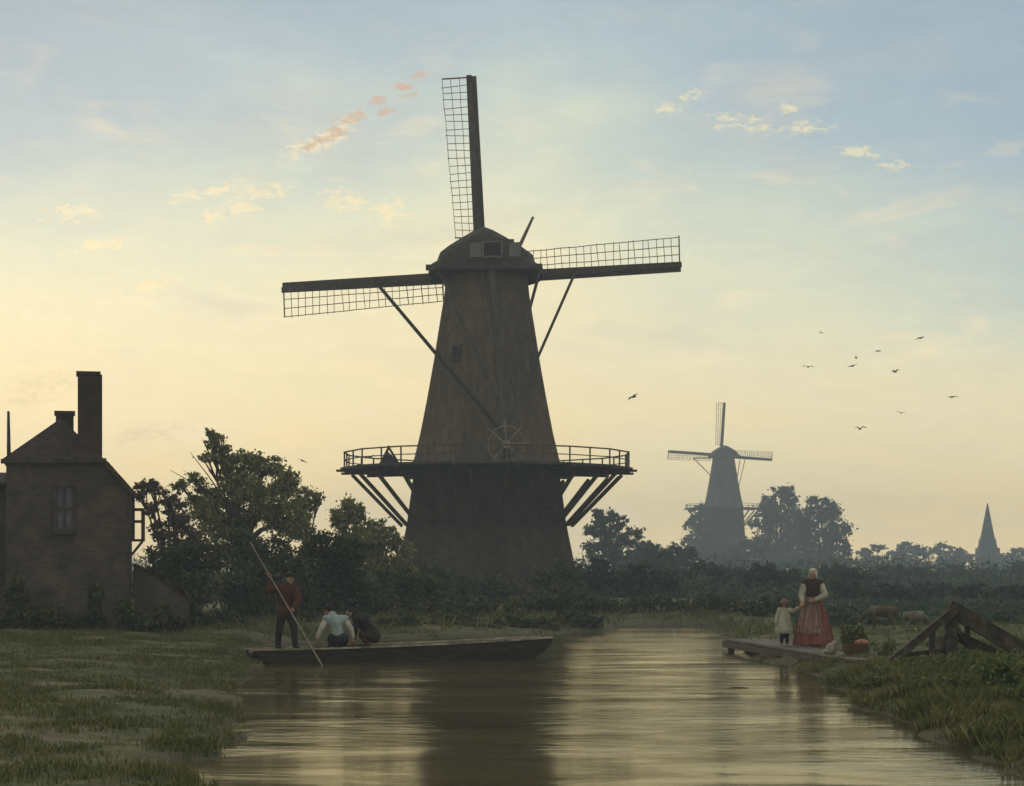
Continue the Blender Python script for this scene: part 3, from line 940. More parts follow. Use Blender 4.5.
    if full:
        # tail gable with its dark window and two shutters
        yb = -2.80
        g = MB()
        g.box(K(0.35, yb, 17.62), (2.3 * S, 0.1 * S, 0.98 * S), yv)
        g.build('tail_boards', MAT['dark_wood'], cap)
        wn = MB().box(K(0.45, yb - 0.075, 17.62), (0.84 * S, 0.05 * S, 0.62 * S), yv).build('window', MAT['black'], cap)
        f = MB()
        for dx in (-0.46, 0.46): f.box(K(0.45 + dx, yb - 0.09, 17.62), (0.09 * S, 0.09 * S, 0.8 * S), yv)
        for dz in (-0.36, 0.36): f.box(K(0.45, yb - 0.09, 17.62 + dz), (0.83 * S, 0.085 * S, 0.08 * S), yv)
        f.build('window_frame', MAT['shutter'], cap)
        for dx in (-0.82, 1.16 - 0.06):
            MB().box(K(0.45 + dx - 0.0, yb - 0.07, 17.6), (0.56 * S, 0.05 * S, 0.7 * S), yv).build('shutter', MAT['shutter'], cap)
        MB().beam(K(1.55, -0.6, 17.9), K(2.35, -0.8, 19.55), 0.16 * S, 0.16 * S, taper=0.6).build('brake_lever', MAT['grey_wood'], cap)
        MB().beam(K(-0.75, 0.9, 18.3), K(-1.1, 1.5, 18.95), 0.12 * S, 0.12 * S).build('roof_strut', MAT['dark_wood'], cap)
    MB().beam(K(-2.85, -2.2, 16.86), K(2.85, -2.2, 16.86), 0.26 * S, 0.26 * S).build('tail_beam', MAT['dark_wood'], cap)
    # long beam through the cap, tail pole, braces, winch wheel
    MB().beam(K(-5.7, 0.6, 16.55), K(4.45, 0.6, 16.9), 0.2 * S, 0.2 * S, taper=0.85).build('long_beam', MAT['dark_wood'], cap)
    MB().beam(K(0.35, -2.4, 16.7), K(1.3, -5.8, 7.4), 0.3 * S, 0.3 * S).build('tail_pole', MAT['dark_wood'], root)
    for a, bw_, bm_ in ((K(-5.6, 0.45, 16.5), 0.13, 'black_timber'), (K(4.35, 0.45, 16.85), 0.10, 'dark_wood')):
        MB().beam(a, K(1.15, -5.35, 8.45), bw_ * S, bw_ * S).build('long_brace', MAT[bm_], root)
    for a in (K(-2.2, -2.3, 16.7), K(2.75, -2.3, 16.7)):
        MB().beam(a, K(1.05, -5.0, 9.55), 0.11 * S, 0.11 * S).build('short_brace', MAT['dark_wood'], root)
    if full:
        ctr = K(1.3, -6.0, 7.95)
        m = MB()
        for k in range(4):
            a = R(45 * k + 4)
            v = yv @ Vector((math.cos(a), 0, 0)) * 1.12 * S + Vector((0, 0, math.sin(a) * 1.12 * S))
            m.beam(ctr - v, ctr + v, 0.07 * S, 0.09 * S, up=(0, 1, 0))
        pts = [ctr + (yv @ Vector((math.cos(R(20 * k)), 0, 0))) * 0.86 * S + Vector((0, 0, math.sin(R(20 * k)) * 0.86 * S)) for k in range(18)]
        for k in range(18): m.beam(pts[k], pts[(k + 1) % 18], 0.045 * S, 0.05 * S, up=(0, 1, 0))
        whl = m.build('winch_wheel', MAT['grey_wood'], root)
        MB().tube([ctr + Vector((0, -0.16 * S, 0)), ctr + Vector((0, 0.4 * S, 0))], 0.2 * S, 12).build('hub', MAT['grey_wood'], whl)
    # windshaft and sails on the far side of the cap
    sv_ = yv @ Matrix.Rotation(shaft_yaw, 3, 'Z')
    hc = K(*hub)
    MB().tube([K(0, 1.5, 17.2), hc + sv_ @ Vector((0, 0.4, 0.03)) * S], 0.34 * S, 12).build('windshaft', MAT['iron'], root)
    for q in range(4):
        ang = rot + R(90 * q)
        e = sv_ @ Vector((-math.sin(ang), 0, 0)) + Vector((0, 0, math.cos(ang)))          # outwards
        s = sv_ @ Vector((-math.cos(ang), 0, 0)) + Vector((0, 0, -math.sin(ang)))         # lattice side
        nrm = sv_ @ Vector((0, 1, 0))
        c0 = hc + nrm * (0.22 * S if q % 2 else -0.12 * S)
        m = MB()
        Ls = 10.45 * S * sail_k
        m.beam(c0, c0 + e * Ls, 0.46 * S, 0.38 * S, up=nrm, taper=0.6)
        # leading boards along the windward side of the stock
        m.beam(c0 + e * (1.7 * S) - s * 0.2 * S, c0 + e * (Ls - 0.05 * S) - s * 0.2 * S, 0.05 * S, 0.36 * S, up=s)
        sl = m.build('sail', MAT['dark_wood'], root)
        m = MB()
        wdt = 1.42 * S
        n = 22
        r0, r1 = 2.0 * S, Ls - 0.1 * S
        tw_ = lambda t: nrm * (0.22 * S * (1 - t))
        for k in range(n + 1):
            t = k / n
            a = c0 + e * (r0 + (r1 - r0) * t)
            wk = wdt * (0.8 + 0.2 * t)
            j = rng.uniform(-0.03, 0.03) * S
            th = 0.032 if k not in (0, n) else 0.065
            m.beam(a + s * 0.1 * S, a + s * (wk + rng.uniform(-.04, .09) * S) + e * j * 3 - tw_(t), th * S * (1 if full else 2.5), th * S)
        for u in (0.36, 0.68, 1.0):
            prev = None
            for k in range(0, n + 1, 2):
                t = k / n
                p = c0 + e * (r0 + (r1 - r0) * t) + s * (wdt * (0.8 + 0.2 * t) * u) - tw_(t) * u + s * rng.uniform(-.015, .015) * S
                if prev is not None: m.beam(prev, p, 0.03 * S * (1 if full else 2.5), 0.04 * S)
                prev = p
        m.build('sail_lattice', MAT['lath'], sl)
    return root


def gz_at(x, y):
    return float(ground_z(x, y, False)[0][0])


MX, MY = (487 - 512) * 100 / F, 100.0
mz = gz_at(MX, MY)
windmill('big dark thatched windmill with a railed gallery, in the middle of the picture', MX, MY, 0.0, 1.0, 0.0, R(-3), R(3.2))
mx2 = (723.5 - 512) * 400 / F
windmill('small far windmill, pale in the haze above the trees', mx2, 400.0, 0.0, 1.06, 7.6, R(6), R(-3.5), full=False, sail_k=0.97, hub=(0.25, 3.9, 17.3))

# the little triangular hoist on the gallery floor
hd = 99.0
ho_ = empty('gallery_hoist', P(388, 470, hd), 'small dark triangular frame on the left end of the mill gallery', 'hoist')
m = MB()
for dy in (-0.3, 0.3):
    m.beam(P(377, 471, hd) + Vector((0, dy, 0)), P(389.5, 446, hd), 0.09, 0.09)
    m.beam(P(403, 471, hd) + Vector((0, dy, 0)), P(388, 446, hd), 0.09, 0.09)
m.build('frame', MAT['dark_wood'], ho_)
m = MB()
a, b1, b2 = P(388.5, 452, hd), P(377, 468, hd), P(401, 465, hd)
vs = []
for dy in (-0.34, 0.34): vs += [a + Vector((0, dy * 0.4, 0)), b1 + Vector((0, dy, 0)), b2 + Vector((0, dy, 0))]
m.add(vs, [(0, 1, 2), (3, 5, 4), (0, 3, 4, 1), (1, 4, 5, 2), (2, 5, 3, 0)])
m.build('canvas_cover', MAT['coat'], ho_)

# ------------------------------------------------------------------ church spire far away
cdist = 430.0
c0 = P(987.5, 575, cdist)
ch = empty('church', (c0.x, c0.y, 0.3), 'distant church with a pointed spire on the horizon', 'church')
k = cdist / F
def cz(py): return EYE + (HOR - py) * k
m = MB().box((c0.x, c0.y, (cz(548) + 0.3) / 2), (20 * k, 20 * k, cz(548) - 0.3)).build('tower', MAT['stone'], ch)
sp = MB()
sp.loft([ring(c0.x, c0.y, cz(549), 10.5 * k, 8, R(22.5)), ring(c0.x, c0.y, cz(543), 8.2 * k, 8, R(22.5)), ring(c0.x, c0.y, cz(528), 5.2 * k, 8, R(22.5)), ring(c0.x, c0.y, cz(503), 0.4 * k, 8, R(22.5))])
sp.build('spire', MAT['slate'], ch)
for dx, dy in ((-6.6, -6.6), (6.6, -6.6), (-6.6, 6.6), (6.6, 6.6)):
    b = MB()
    b.loft([ring(c0.x + dx * k, c0.y + dy * k, cz(549), 1.7 * k, 6), ring(c0.x + dx * k, c0.y + dy * k, cz(538), 0.15 * k, 6)])
    b.build('pinnacle', MAT['slate'], ch)
nv = MB()
nx0 = c0.x + 8.5 * k
for sgn in (1,):
    w2 = 7.5 * k
    y0, y1, ze, zr = c0.y - w2, c0.y + w2, cz(566), cz(556)
    x1 = nx0 + 26 * k
    nv.add([(nx0, y0, .3), (nx0, y1, .3), (nx0, y1, ze), (nx0, c0.y, zr), (nx0, y0, ze), (x1, y0, .3), (x1, y1, .3), (x1, y1, ze), (x1, c0.y, zr), (x1, y0, ze)],
           [(0, 1, 2, 3, 4), (5, 9, 8, 7, 6), (0, 4, 9, 5), (4, 3, 8, 9), (3, 2, 7, 8), (2, 1, 6, 7), (0, 5, 6, 1)])
nv.build('nave', MAT['slate'], ch)

# ------------------------------------------------------------------ the house
HD = 54.0
hk = HD / F
hc0 = P(133, 632, HD)
hrot = Matrix.Rotation(R(12.3), 3, 'Z')
HB = Vector((hc0.x, hc0.y, 0.2))
house = empty('brick_house', HB, 'dark brick house with a tall chimney at the left of the picture', 'house')


def H(px, py, back=0.0, ref=133):
    """A point of the house: picture position on its front wall, then metres to the back."""
    p = hrot @ Vector(((px - 133) * hk, back, 0))
    return Vector((HB.x + p.x, HB.y + p.y, EYE + (HOR - py) * hk))


DEP = 6.5
m = MB()
fr = [H(10, 640), H(10, 460), H(105, 460), H(132, 491), H(132, 640)]
bk = [H(10, 640, DEP), H(10, 460, DEP), H(105, 460, DEP), H(132, 491, DEP), H(132, 640, DEP)]
m.add(fr + bk, [(0, 1, 2, 3, 4), (9, 8, 7, 6, 5), (0, 5, 6, 1), (1, 6, 7, 2), (2, 7, 8, 3), (3, 8, 9, 4), (4, 9, 5, 0)])
wall = m.build('wall', MAT['house_brick'], house)
uv_walls(wall)
m = MB()
# hipped front, ridge running back
e0, e1, e2 = H(6, 461, -0.12), H(104, 459, -0.12), H(137, 496, -0.12)
r0, r1 = H(62, 415, 1.6), H(62, 415, DEP)
b0, b2 = H(6, 461, DEP + .1), H(137, 496, DEP + .1)
m.add([e0, e1, r0, r1, b0, b2, e2], [(0, 1, 2), (0, 2, 3, 4), (1, 6, 5, 3, 2)])
roof = m.build('roof', MAT['roof_tile'], house)
so = roof.modifiers.new('thickness', 'SOLIDIFY')
so.thickness = 0.1
MB().beam(H(5, 463, -0.1), H(107, 461, -0.1), 0.16, 0.12).build('cornice', MAT['dark_wood'], roof)
MB().beam(H(106, 463, -0.09), H(136, 497, -0.09), 0.12, 0.13).build('barge_board', MAT['dark_wood'], roof)
c = MB()
def stack(mb, x0, x1, ytop, ybot, back, dep):
    q = [H(x0, ybot, back), H(x1, ybot, back), H(x1, ybot, back + dep), H(x0, ybot, back + dep)]
    q2 = [H(x0, ytop, back), H(x1, ytop, back), H(x1, ytop, back + dep), H(x0, ytop, back + dep)]
    mb.loft([q, q2])
stack(c, 79, 103, 374, 470, 0.35, 0.62)
stack(c, 77.5, 101.5, 371, 374.2, 0.3, 0.74)
ch1 = c.build('tall_chimney', MAT['chimney_brick'], roof)
uv_walls(ch1)
c = MB()
stack(c, 57, 75, 410, 440, 1.9, 0.5)
stack(c, 55.5, 76.5, 406.5, 410.2, 1.84, 0.62)
ch2 = c.build('short_chimney', MAT['chimney_brick'], roof)
uv_walls(ch2)
MB().tube([H(12.5, 465, 0.1), H(12, 413, 0.1)], [0.06, 0.035], 7).build('roof_pole', MAT['dark_wood'], roof)
# window
wnd = MB()
for x in (57.5, 75): wnd.beam(H(x, 531, -0.03), H(x, 487, -0.03), 0.09, 0.1, up=(0, 1, 0))
for y in (487, 509, 531): wnd.beam(H(57, y, -0.035), H(75.5, y, -0.035), 0.08, 0.08)
wnd.beam(H(66, 531, -0.03), H(66, 487, -0.03), 0.05, 0.06, up=(0, 1, 0))
wf = wnd.build('window', MAT['dark_wood'], house)
pn = MB().add([H(58, 530, -0.012), H(75, 530, -0.012), H(75, 488, -0.012), H(58, 488, -0.012)], [(0, 1, 2, 3)]).build('pane', MAT['pane'], wf)
pn.modifiers.new('thickness', 'SOLIDIFY').thickness = 0.01
MB().beam(H(54, 533, -0.06), H(78, 533, -0.06), 0.16, 0.08).build('sill', MAT['dark_wood'], wf)
# wooden balcony frame on the right wall and the drainpipe
m = MB()
for x, y0, y1 in ((133.5, 492, 541), (143.5, 508, 541)):
    for bk_ in (0.15, 0.85): m.beam(H(x, y1, bk_), H(x, y0, bk_), 0.07, 0.07, up=(0, 1, 0))
for y in (509, 521, 540):
    for bk_ in (0.15, 0.85): m.beam(H(132, y, bk_), H(145, y, bk_), 0.06, 0.06)
for x in (143.5,):
    for y in (509, 521, 540): m.beam(H(x, y, 0.12), H(x, y, 0.88), 0.06, 0.06)
m.beam(H(131, 556, .5), H(143, 541, .5), 0.07, 0.07)
m.build('wooden_balcony', MAT['dark_wood'], house)
MB().tube([H(130, 497, -0.09), H(130.5, 540, -0.09), H(130.5, 596, -0.09)], 0.035, 7).build('drainpipe', MAT['iron'], house)
# lower wing on the left
m = MB()
q = [H(-70, 640, .8), H(9.6, 640, .8), H(9.6, 640, 5.5), H(-70, 640, 5.5)]
q2 = [H(-70, 482, .8), H(9.6, 482, .8), H(9.6, 482, 5.5), H(-70, 482, 5.5)]
m.loft([q, q2])
wg = m.build('side_wing', MAT['house_brick'], house)
uv_walls(wg)
m = MB()
m.add([H(-72, 484, .6), H(9.5, 484, .6), H(9.5, 468, 3.2), H(-72, 468, 3.2), H(9.5, 484, 5.7), H(-72, 484, 5.7)], [(0, 1, 2, 3), (3, 2, 4, 5)])
wr = m.build('wing_roof', MAT['roof_tile'], wg)
wr.modifiers.new('thickness', 'SOLIDIFY').thickness = 0.08
# low garden wall to the right of the house
gw = empty('garden_wall', H(160, 632, 0.6), 'low dark brick garden wall sloping down beside the house', 'wall')
m = MB()
f0 = [H(134, 640, .5), H(134, 566, .5), H(150, 574, .5), H(176, 592, .5), H(189, 601, .5), H(189, 640, .5)]
f1 = [H(134, 640, .8), H(134, 566, .8), H(150, 574, .8), H(176, 592, .8), H(189, 601, .8), H(189, 640, .8)]
m.add(f0 + f1, [tuple(range(6)), tuple(range(11, 5, -1))] + [(i, (i + 1) % 6, (i + 1) % 6 + 6, i + 6) for i in range(6)])
g1 = m.build('brickwork', MAT['house_brick'], gw)
uv_walls(g1)
m = MB()
tp = [(133.9, 564.5), (150, 572.5), (176, 590.5), (190, 600)]
for a, b in zip(tp[:-1], tp[1:]): m.beam(H(*a, .65), H(*b, .65), 0.36, 0.07)
m.build('coping', MAT['roof_tile'], gw)

# ------------------------------------------------------------------ boats, jetty, timber frame
PA, PB = Vector((-5.35, 40.7, 0)), Vector((0.74, 43.25, 0))
axis = (PB - PA).normalized()
side = Vector((-axis.y, axis.x, 0))                     # away from the viewer
plen = (PB - PA).length


def punt_section(t):
    """half width, bottom height, top height along the boat."""
    top = 0.265 + 0.05 * t + 0.13 * t * t
    hw = 0.58 * (1 - 0.45 * abs(2 * t - 1) ** 2.6)
    s = t * plen
    e = plen - s
    bot = -0.14
    if s < 0.95: bot = -0.14 + (top - 0.10 + 0.14) * (1 - s / 0.95) ** 1.5
    if e < 0.75: bot = -0.14 + (top - 0.13 + 0.14) * (1 - e / 0.75) ** 1.3
    return hw, bot, top


punt = empty('punt', PA.lerp(PB, 0.5), 'long dark wooden punt carrying three people along the left bank', 'boat')
NS = 34
outer, inner = [], []
m = MB()
rows = []
for i in range(NS + 1):
    t = i / NS
    hw, bo, tp_ = punt_section(t)
    c = PA.lerp(PB, t)
    o1, o2 = c - side * hw, c + side * hw
    z = lambda p, h: Vector((p.x, p.y, h))
    k_ = 0.86
    ib = max(bo + 0.05, 0.03 if 0.06 < t < 0.95 else bo + 0.05)
    ib = min(ib, tp_ - 0.02)
    rows.append([z(c - side * hw, tp_), z(c - side * hw * k_, bo), z(c + side * hw * k_, bo), z(c + side * hw, tp_),
                 z(c + side * (hw - 0.045), tp_), z(c + side * (hw * k_ - 0.045), ib), z(c - side * (hw * k_ - 0.045), ib), z(c - side * (hw - 0.045), tp_)])
m.loft(rows)
m.build('hull', MAT['hull'], punt)
for sg in (-1, 1):
    m = MB()
    prev = None
    for i in range(NS + 1):
        hw, bo, tp_ = punt_section(i / NS)
        c = PA.lerp(PB, i / NS) + side * sg * (hw - 0.01)
        p = Vector((c.x, c.y, tp_ + 0.018))
        if prev is not None: m.beam(prev, p + (p - prev) * 0.02, 0.085, 0.036)
        prev = p
    m.build('gunwale', MAT['gunwale'], punt)
def punt_board(t0, t1, zoff, name, mat):
    m = MB()
    h0, _, z0 = punt_section(t0)
    h1, _, z1 = punt_section(t1)
    a, b = PA.lerp(PB, t0), PA.lerp(PB, t1)
    q = []
    for c, h, zz in ((a, h0, z0), (b, h1, z1)):
        for sg in (-1, 1):
            p = c + side * sg * (h - 0.06)
            q.append(Vector((p.x, p.y, zz + zoff)))
    vs = q + [p - Vector((0, 0, 0.035)) for p in q]
    m.add(vs, [(0, 1, 3, 2), (4, 6, 7, 5), (0, 4, 5, 1), (2, 3, 7, 6), (0, 2, 6, 4), (1, 5, 7, 3)])
    return m.build(name, mat, punt)
punt_board(0.008, 0.20, -0.012, 'stern_deck', MAT['gunwale'])
punt_board(0.90, 0.992, -0.012, 'bow_deck', MAT['gunwale'])
punt_board(0.46, 0.50, -0.05, 'thwart', MAT['plank'])
punt_board(0.70, 0.74, -0.05, 'thwart', MAT['plank'])

# landing stage on the right bank
JA, JB = Vector((4.95, 47.3, 0)), Vector((6.15, 35.4, 0))
jd = (JB - JA).normalized()
js = Vector((-jd.y, jd.x, 0))                            # towards the land
if js.x < 0: js = -js
JZ = 0.30
jet = empty('landing_stage', JA.lerp(JB, .5), 'old plank landing stage under the woman and child', 'jetty')
jl = (JB - JA).length
m = MB()
for i in range(9):
    a0 = -0.05 if i else 0.0
    off = 0.10 + 0.2 * i
    s0 = rng.uniform(0, 0.35) + (0.9 if i > 4 else 0.0) * (i - 4) * 0.3
    p0, p1 = JA + jd * s0 + js * off, JA + jd * (jl - rng.uniform(0, .3)) + js * off
    dz = rng.uniform(-.008, .008)
    m.beam((p0.x, p0.y, JZ - .03 + dz), (p1.x, p1.y, JZ - .03 + dz + rng.uniform(-.012, .012)), 0.185, 0.05)
m.build('deck_planks', MAT['plank'], jet, bevel=0.008)
m = MB()
p0, p1 = JA + jd * 0.1 + js * 0.06, JA + jd * (jl - .1) + js * 0.06
m.beam((p0.x, p0.y, JZ - .13), (p1.x, p1.y, JZ - .13), 0.12, 0.14)
m.build('edge_beam', MAT['old_beam'], jet)
for s in (0.5, 3.2, 6.0, 8.8, 11.3):
    p = JA + jd * s + js * 0.13
    MB().tube([(p.x, p.y, -0.6), (p.x, p.y, JZ - .055)], 0.075, 8).build('pile', MAT['old_beam'], jet)

# broken timber frame on the right bank
TD = 33.0
fr_ = empty('timber_frame', P(955, 660, TD), 'broken gable of old timber beams lying on the right bank', 'timber frame')
def T(px, py, dy=0.0): return P(px, py, TD) + Vector((0, dy, 0))
MB().beam(T(887, 665), T(958, 607), 0.13, 0.13).build('rafter', MAT['old_beam'], fr_)
MB().beam(T(949, 607, .08), T(1046, 662, .3), 0.10, 0.26).build('rafter', MAT['old_beam'], fr_)
MB().beam(T(962, 637, .3), T(1050, 678, .5), 0.09, 0.17).build('lower_plank', MAT['old_beam'], fr_)
MB().beam(T(951, 664, .12), T(952, 611, .12), 0.2, 0.19, up=(0, 1, 0)).build('post', MAT['old_beam'], fr_)
MB().beam(T(932, 664, .06), T(933, 627, .06), 0.09, 0.09, up=(0, 1, 0)).build('post', MAT['old_beam'], fr_)
MB().beam(T(971, 660, .3), T(970, 622, .2), 0.08, 0.09, up=(0, 1, 0)).build('post', MAT['old_beam'], fr_)
MB().beam(T(953, 622, .1), T(973, 648, .28), 0.07, 0.07).build('strut', MAT['old_beam'], fr_)
MB().box(T(943, 647, .14), (0.2, 0.04, 0.34)).build('pale_board', MAT['grey_wood'], fr_)
MB().beam(T(905, 655, .1), T(960, 650, .16), 0.06, 0.08).build('tie_beam', MAT['old_beam'], fr_)

# ------------------------------------------------------------------ people
def sculpt(name, prims, mat, parent, voxel=0.012, it=6):
    """One continuous surface from tapered limbs (a, b, ra, rb) and ellipsoids (c, (rx, ry, rz))."""
    m = MB()
    for p in prims:
        if len(p) == 4:
            a, b, ra, rb = Vector(p[0]), Vector(p[1]), p[2], p[3]
            m.tube([a, a.lerp(b, .5), b], [ra, (ra + rb) / 2, rb], 10)
            m.ellipsoid(a, (ra, ra, ra), 10, 7)
            m.ellipsoid(b, (rb, rb, rb), 10, 7)
        else:
            m.ellipsoid(p[0], p[1], 14, 10, p[2] if len(p) > 2 else None)
    me = m.mesh(name)
    tmp = bpy.data.objects.new('tmp', me)
    COL.objects.link(tmp)
    r = tmp.modifiers.new('r', 'REMESH')
    r.mode = 'VOXEL'
    r.voxel_size = voxel
    if it:
        s = tmp.modifiers.new('s', 'SMOOTH')
        s.iterations = it
        s.factor = 0.5
    dg = bpy.context.evaluated_depsgraph_get()
    out = bpy.data.meshes.new_from_object(tmp.evaluated_get(dg))
    bpy.data.objects.remove(tmp)
    out.materials.clear()
    out.name = name
    return link(name, out, mat, parent, smooth=True)


def frame_from(f):
    """Rotation whose -Y axis looks along f (a face looks along -Y)."""
    f = Vector(f).normalized()
    y = -f
    x = y.cross(Vector((0, 0, 1))).normalized()
    z = x.cross(y)
    return Matrix((x, y, z)).transposed()


def head_prims(c, f, k):
    M = frame_from(f)
    g = lambda x, y, z: Vector(c) + M @ Vector((x, y, z)) * k
    pr = [(c, (0.076 * k, 0.094 * k, 0.098 * k), M),
          (g(0, -0.022, -0.062), (0.055 * k, 0.066 * k, 0.055 * k), M),
          (g(0, -0.092, 0.0), g(0, -0.112, -0.03), 0.012 * k, 0.016 * k),
          (g(-0.04, -0.075, 0.02), g(0.04, -0.075, 0.02), 0.016 * k, 0.016 * k),
          (g(-0.02, -0.084, -0.062), g(0.02, -0.084, -0.062), 0.011 * k, 0.011 * k),
          (g(0, -0.075, -0.098), (0.025 * k, 0.022 * k, 0.018 * k), M)]
    for s in (-1, 1):
        pr.append((g(s * 0.079, 0.005, -0.012), (0.011 * k, 0.022 * k, 0.034 * k), M))
    eyes = [(g(s * 0.031, -0.088, 0.002), (0.011 * k, 0.008 * k, 0.007 * k), M) for s in (-1, 1)]
    return pr, eyes, g, M


def hand_prims(wrist, fwd, palm, thumb_side, k, curl=0.9):
    """Palm, five unequal bent fingers. fwd: along the hand; palm: the way the palm faces; thumb_side: towards the thumb."""
    f = Vector(fwd).normalized()
    p = Vector(palm)
    p = (p - f * p.dot(f)).normalized()
    s = f.cross(p)
    if s.dot(Vector(thumb_side)) < 0: s = -s
    w_ = Vector(wrist)
    pr = []
    for q in (-0.03, -0.01, 0.01, 0.03):
        pr.append((w_ + s * q * 0.55 * k, w_ + f * 0.082 * k + s * q * k, 0.017 * k, 0.0135 * k))
    for q, ln in ((0.031, 0.066), (0.0105, 0.076), (-0.0105, 0.07), (-0.031, 0.054)):
        a = w_ + f * 0.084 * k + s * q * k
        d0 = f
        for j, part in enumerate((0.45, 0.3, 0.25)):
            ang = curl * (0.75 + 0.35 * j)
            d0 = (d0 * math.cos(ang) + (p if j == 0 else (p * (d0.dot(f)) - f * d0.dot(p))).normalized() * math.sin(ang)).normalized()
            b = a + d0 * ln * part * k
            pr.append((a, b, (0.0095 - j * 0.0008) * k, (0.0088 - j * 0.0008) * k))
            a = b
    a = w_ + f * 0.025 * k + s * 0.03 * k
    b = a + (s * 0.7 + f * 0.6 + p * 0.45).normalized() * 0.04 * k
    c = b + (f * 0.55 + p * 0.85 - s * 0.1).normalized() * 0.032 * k
    pr += [(a, b, 0.0125 * k, 0.011 * k), (b, c, 0.0105 * k, 0.009 * k)]
    return pr


def person(label, base, J, face, k=1.0, cat='person', skin_legs=True, hands=None):
    """J: world positions of the joints. Returns root, body and the prims used for fitting clothes."""
    root = empty('person', base, label, cat)
    hp, eyes, g, M = head_prims(J['head'], face, k)
    pr = list(hp)
    V = Vector
    neck = V(J['neck'])
    pr.append((neck, V(J['head']) - V((0, 0, 0.04 * k)), 0.056 * k, 0.05 * k))
    ch, pe = V(J['chest']), V(J['pelvis'])
    torso = [(ch, pe, 0.125 * k, 0.125 * k), (V(J['sl']), V(J['sr']), 0.07 * k, 0.07 * k), (neck, ch, 0.075 * k, 0.13 * k),
             (V(J['hl']), V(J['hr']), 0.115 * k, 0.115 * k), (V(J['sl']), ch, 0.075 * k, 0.1 * k), (V(J['sr']), ch, 0.075 * k, 0.1 * k)]
    arms = []
    for s in 'lr':
        arms += [(V(J['s' + s]), V(J['e' + s]), 0.054 * k, 0.043 * k), (V(J['e' + s]), V(J['w' + s]), 0.042 * k, 0.029 * k)]
    legs = []
    for s in 'lr':
        legs += [(V(J['h' + s]), V(J['k' + s]), 0.088 * k, 0.058 * k), (V(J['k' + s]), V(J['a' + s]), 0.056 * k, 0.036 * k)]
        a, tdir = V(J['a' + s]), V(J.get('toe' + s, face))
        tdir = V((tdir.x, tdir.y, tdir.z * 0)).normalized() if 'toe' + s not in J else tdir.normalized()
        legs += [(a - V((0, 0, 0.035 * k)) - tdir * 0.03 * k, a - V((0, 0, 0.042 * k)) + tdir * 0.16 * k, 0.038 * k, 0.026 * k)]
    pr += torso + arms + legs
    for s, (fw, pl, th, cu) in (hands or {}).items():
        pr += hand_prims(J['w' + s], fw, pl, th, k, cu)
    body = sculpt('body', pr, MAT['skin'], root, 0.0075 * max(k, 0.7), 2)
    for e in eyes: MB().ellipsoid(*e[:2], 8, 6, e[2]).build('eye', MAT['black'], root)
    return root, torso, arms, legs, g, M


def grow(prims, dr):
    return [(p[0], p[1], p[2] + dr, p[3] + dr) if len(p) == 4 and not isinstance(p[1], tuple) else (p[0], tuple(v + dr for v in p[1])) + tuple(p[2:]) for p in prims]


# --- the man with the pole
pole_a, pole_b = P(250, 542, 41.05), P(326, 672, 39.75)
pdir = (pole_b - pole_a).normalized()
def on_pole(py):
    t = (py - 542) / (672 - 542)
    return pole_a.lerp(pole_b, t)
mp = MB().tube([pole_a, pole_a.lerp(pole_b, .5), pole_b + pdir * 0.55], [0.011, 0.014, 0.016], 8)
tag(mp.build('punt_pole', MAT['pole'], None, pole_a.lerp(pole_b, .5)), 'long pale pole slanting down from the standing man into the water', 'pole')
MB0 = Vector(((287 - 512) * 40.8 / F, 40.8, 0.0))
hz_ = 0.275
def mj(x, y, z): return MB0 + Vector((x, y, z + hz_))
hu, hl_ = on_pole(574.5), on_pole(612)
J = dict(head=mj(.075, -.07, 1.455), neck=mj(.03, -.04, 1.30), chest=mj(.01, -.03, 1.14), pelvis=mj(.0, 0, .83),
         sl=mj(-.165, -.03, 1.265), sr=mj(.175, -.07, 1.24), el=mj(-.36, -.12, 1.20), er=mj(.27, -.25, 1.0),
         hl=mj(-.085, 0, .80), hr=mj(.085, 0, .80), kl=mj(-.15, -.05, .44), kr=mj(.14, -.07, .44), al=mj(-.19, 0.03, .085), ar=mj(.17, 0.0, .085))
J['wl'] = hu + Vector((.03, .03, -.07))
J['wr'] = hl_ + Vector((.07, .05, .03))
face_m = (.45, -.88, -.05)
hands = {'l': ((hu - J['wl']) + Vector((-.02, -.02, .05)), (-.3, -.9, 0), (1, 0, .3), 1.0), 'r': (hl_ - J['wr'], (-.2, -.9, -.2), (-.3, -.2, .9), 1.0)}
man, torso, arms, legs, g, M = person('man in a rust red jacket standing in the punt and pushing a long pole', MB0 + Vector((0, 0, hz_)), J, face_m, 0.93, hands=hands)
sculpt('jacket', grow(torso, .03) + grow([arms[0]], .028) + grow([(arms[1][0], Vector(arms[1][0]).lerp(arms[1][1], .85), arms[1][2], arms[1][3])], .024) +
       grow([arms[2]], .028) + grow([(arms[3][0], Vector(arms[3][0]).lerp(arms[3][1], .85), arms[3][2], arms[3][3])], .024) +
       [(mj(-.03, -.01, .78), mj(.04, -.01, .78), .165, .165)], MAT['red_jacket'], man, .013, 5)
sculpt('trousers', grow([legs[0], (legs[1][0], Vector(legs[1][0]).lerp(legs[1][1], .92), legs[1][2], legs[1][3]), legs[3], (legs[4][0], Vector(legs[4][0]).lerp(legs[4][1], .92), legs[4][2], legs[4][3])], .026) +
       [(J['hl'], J['hr'], .135, .135)], MAT['navy'], man, .013, 5)
for lg, an in ((legs[2], J['al']), (legs[5], J['ar'])):
    sculpt('boot', grow([lg], .014) + [(an, an + Vector((0, 0, .1)), .055, .055)], MAT['coat'], man, .011, 3)
sculpt('cap', [(g(0, .012, .062), (.092, .104, .052), M), (g(0, -.085, .048), (.066, .055, .012), M)], MAT['coat'], man, .01, 3)
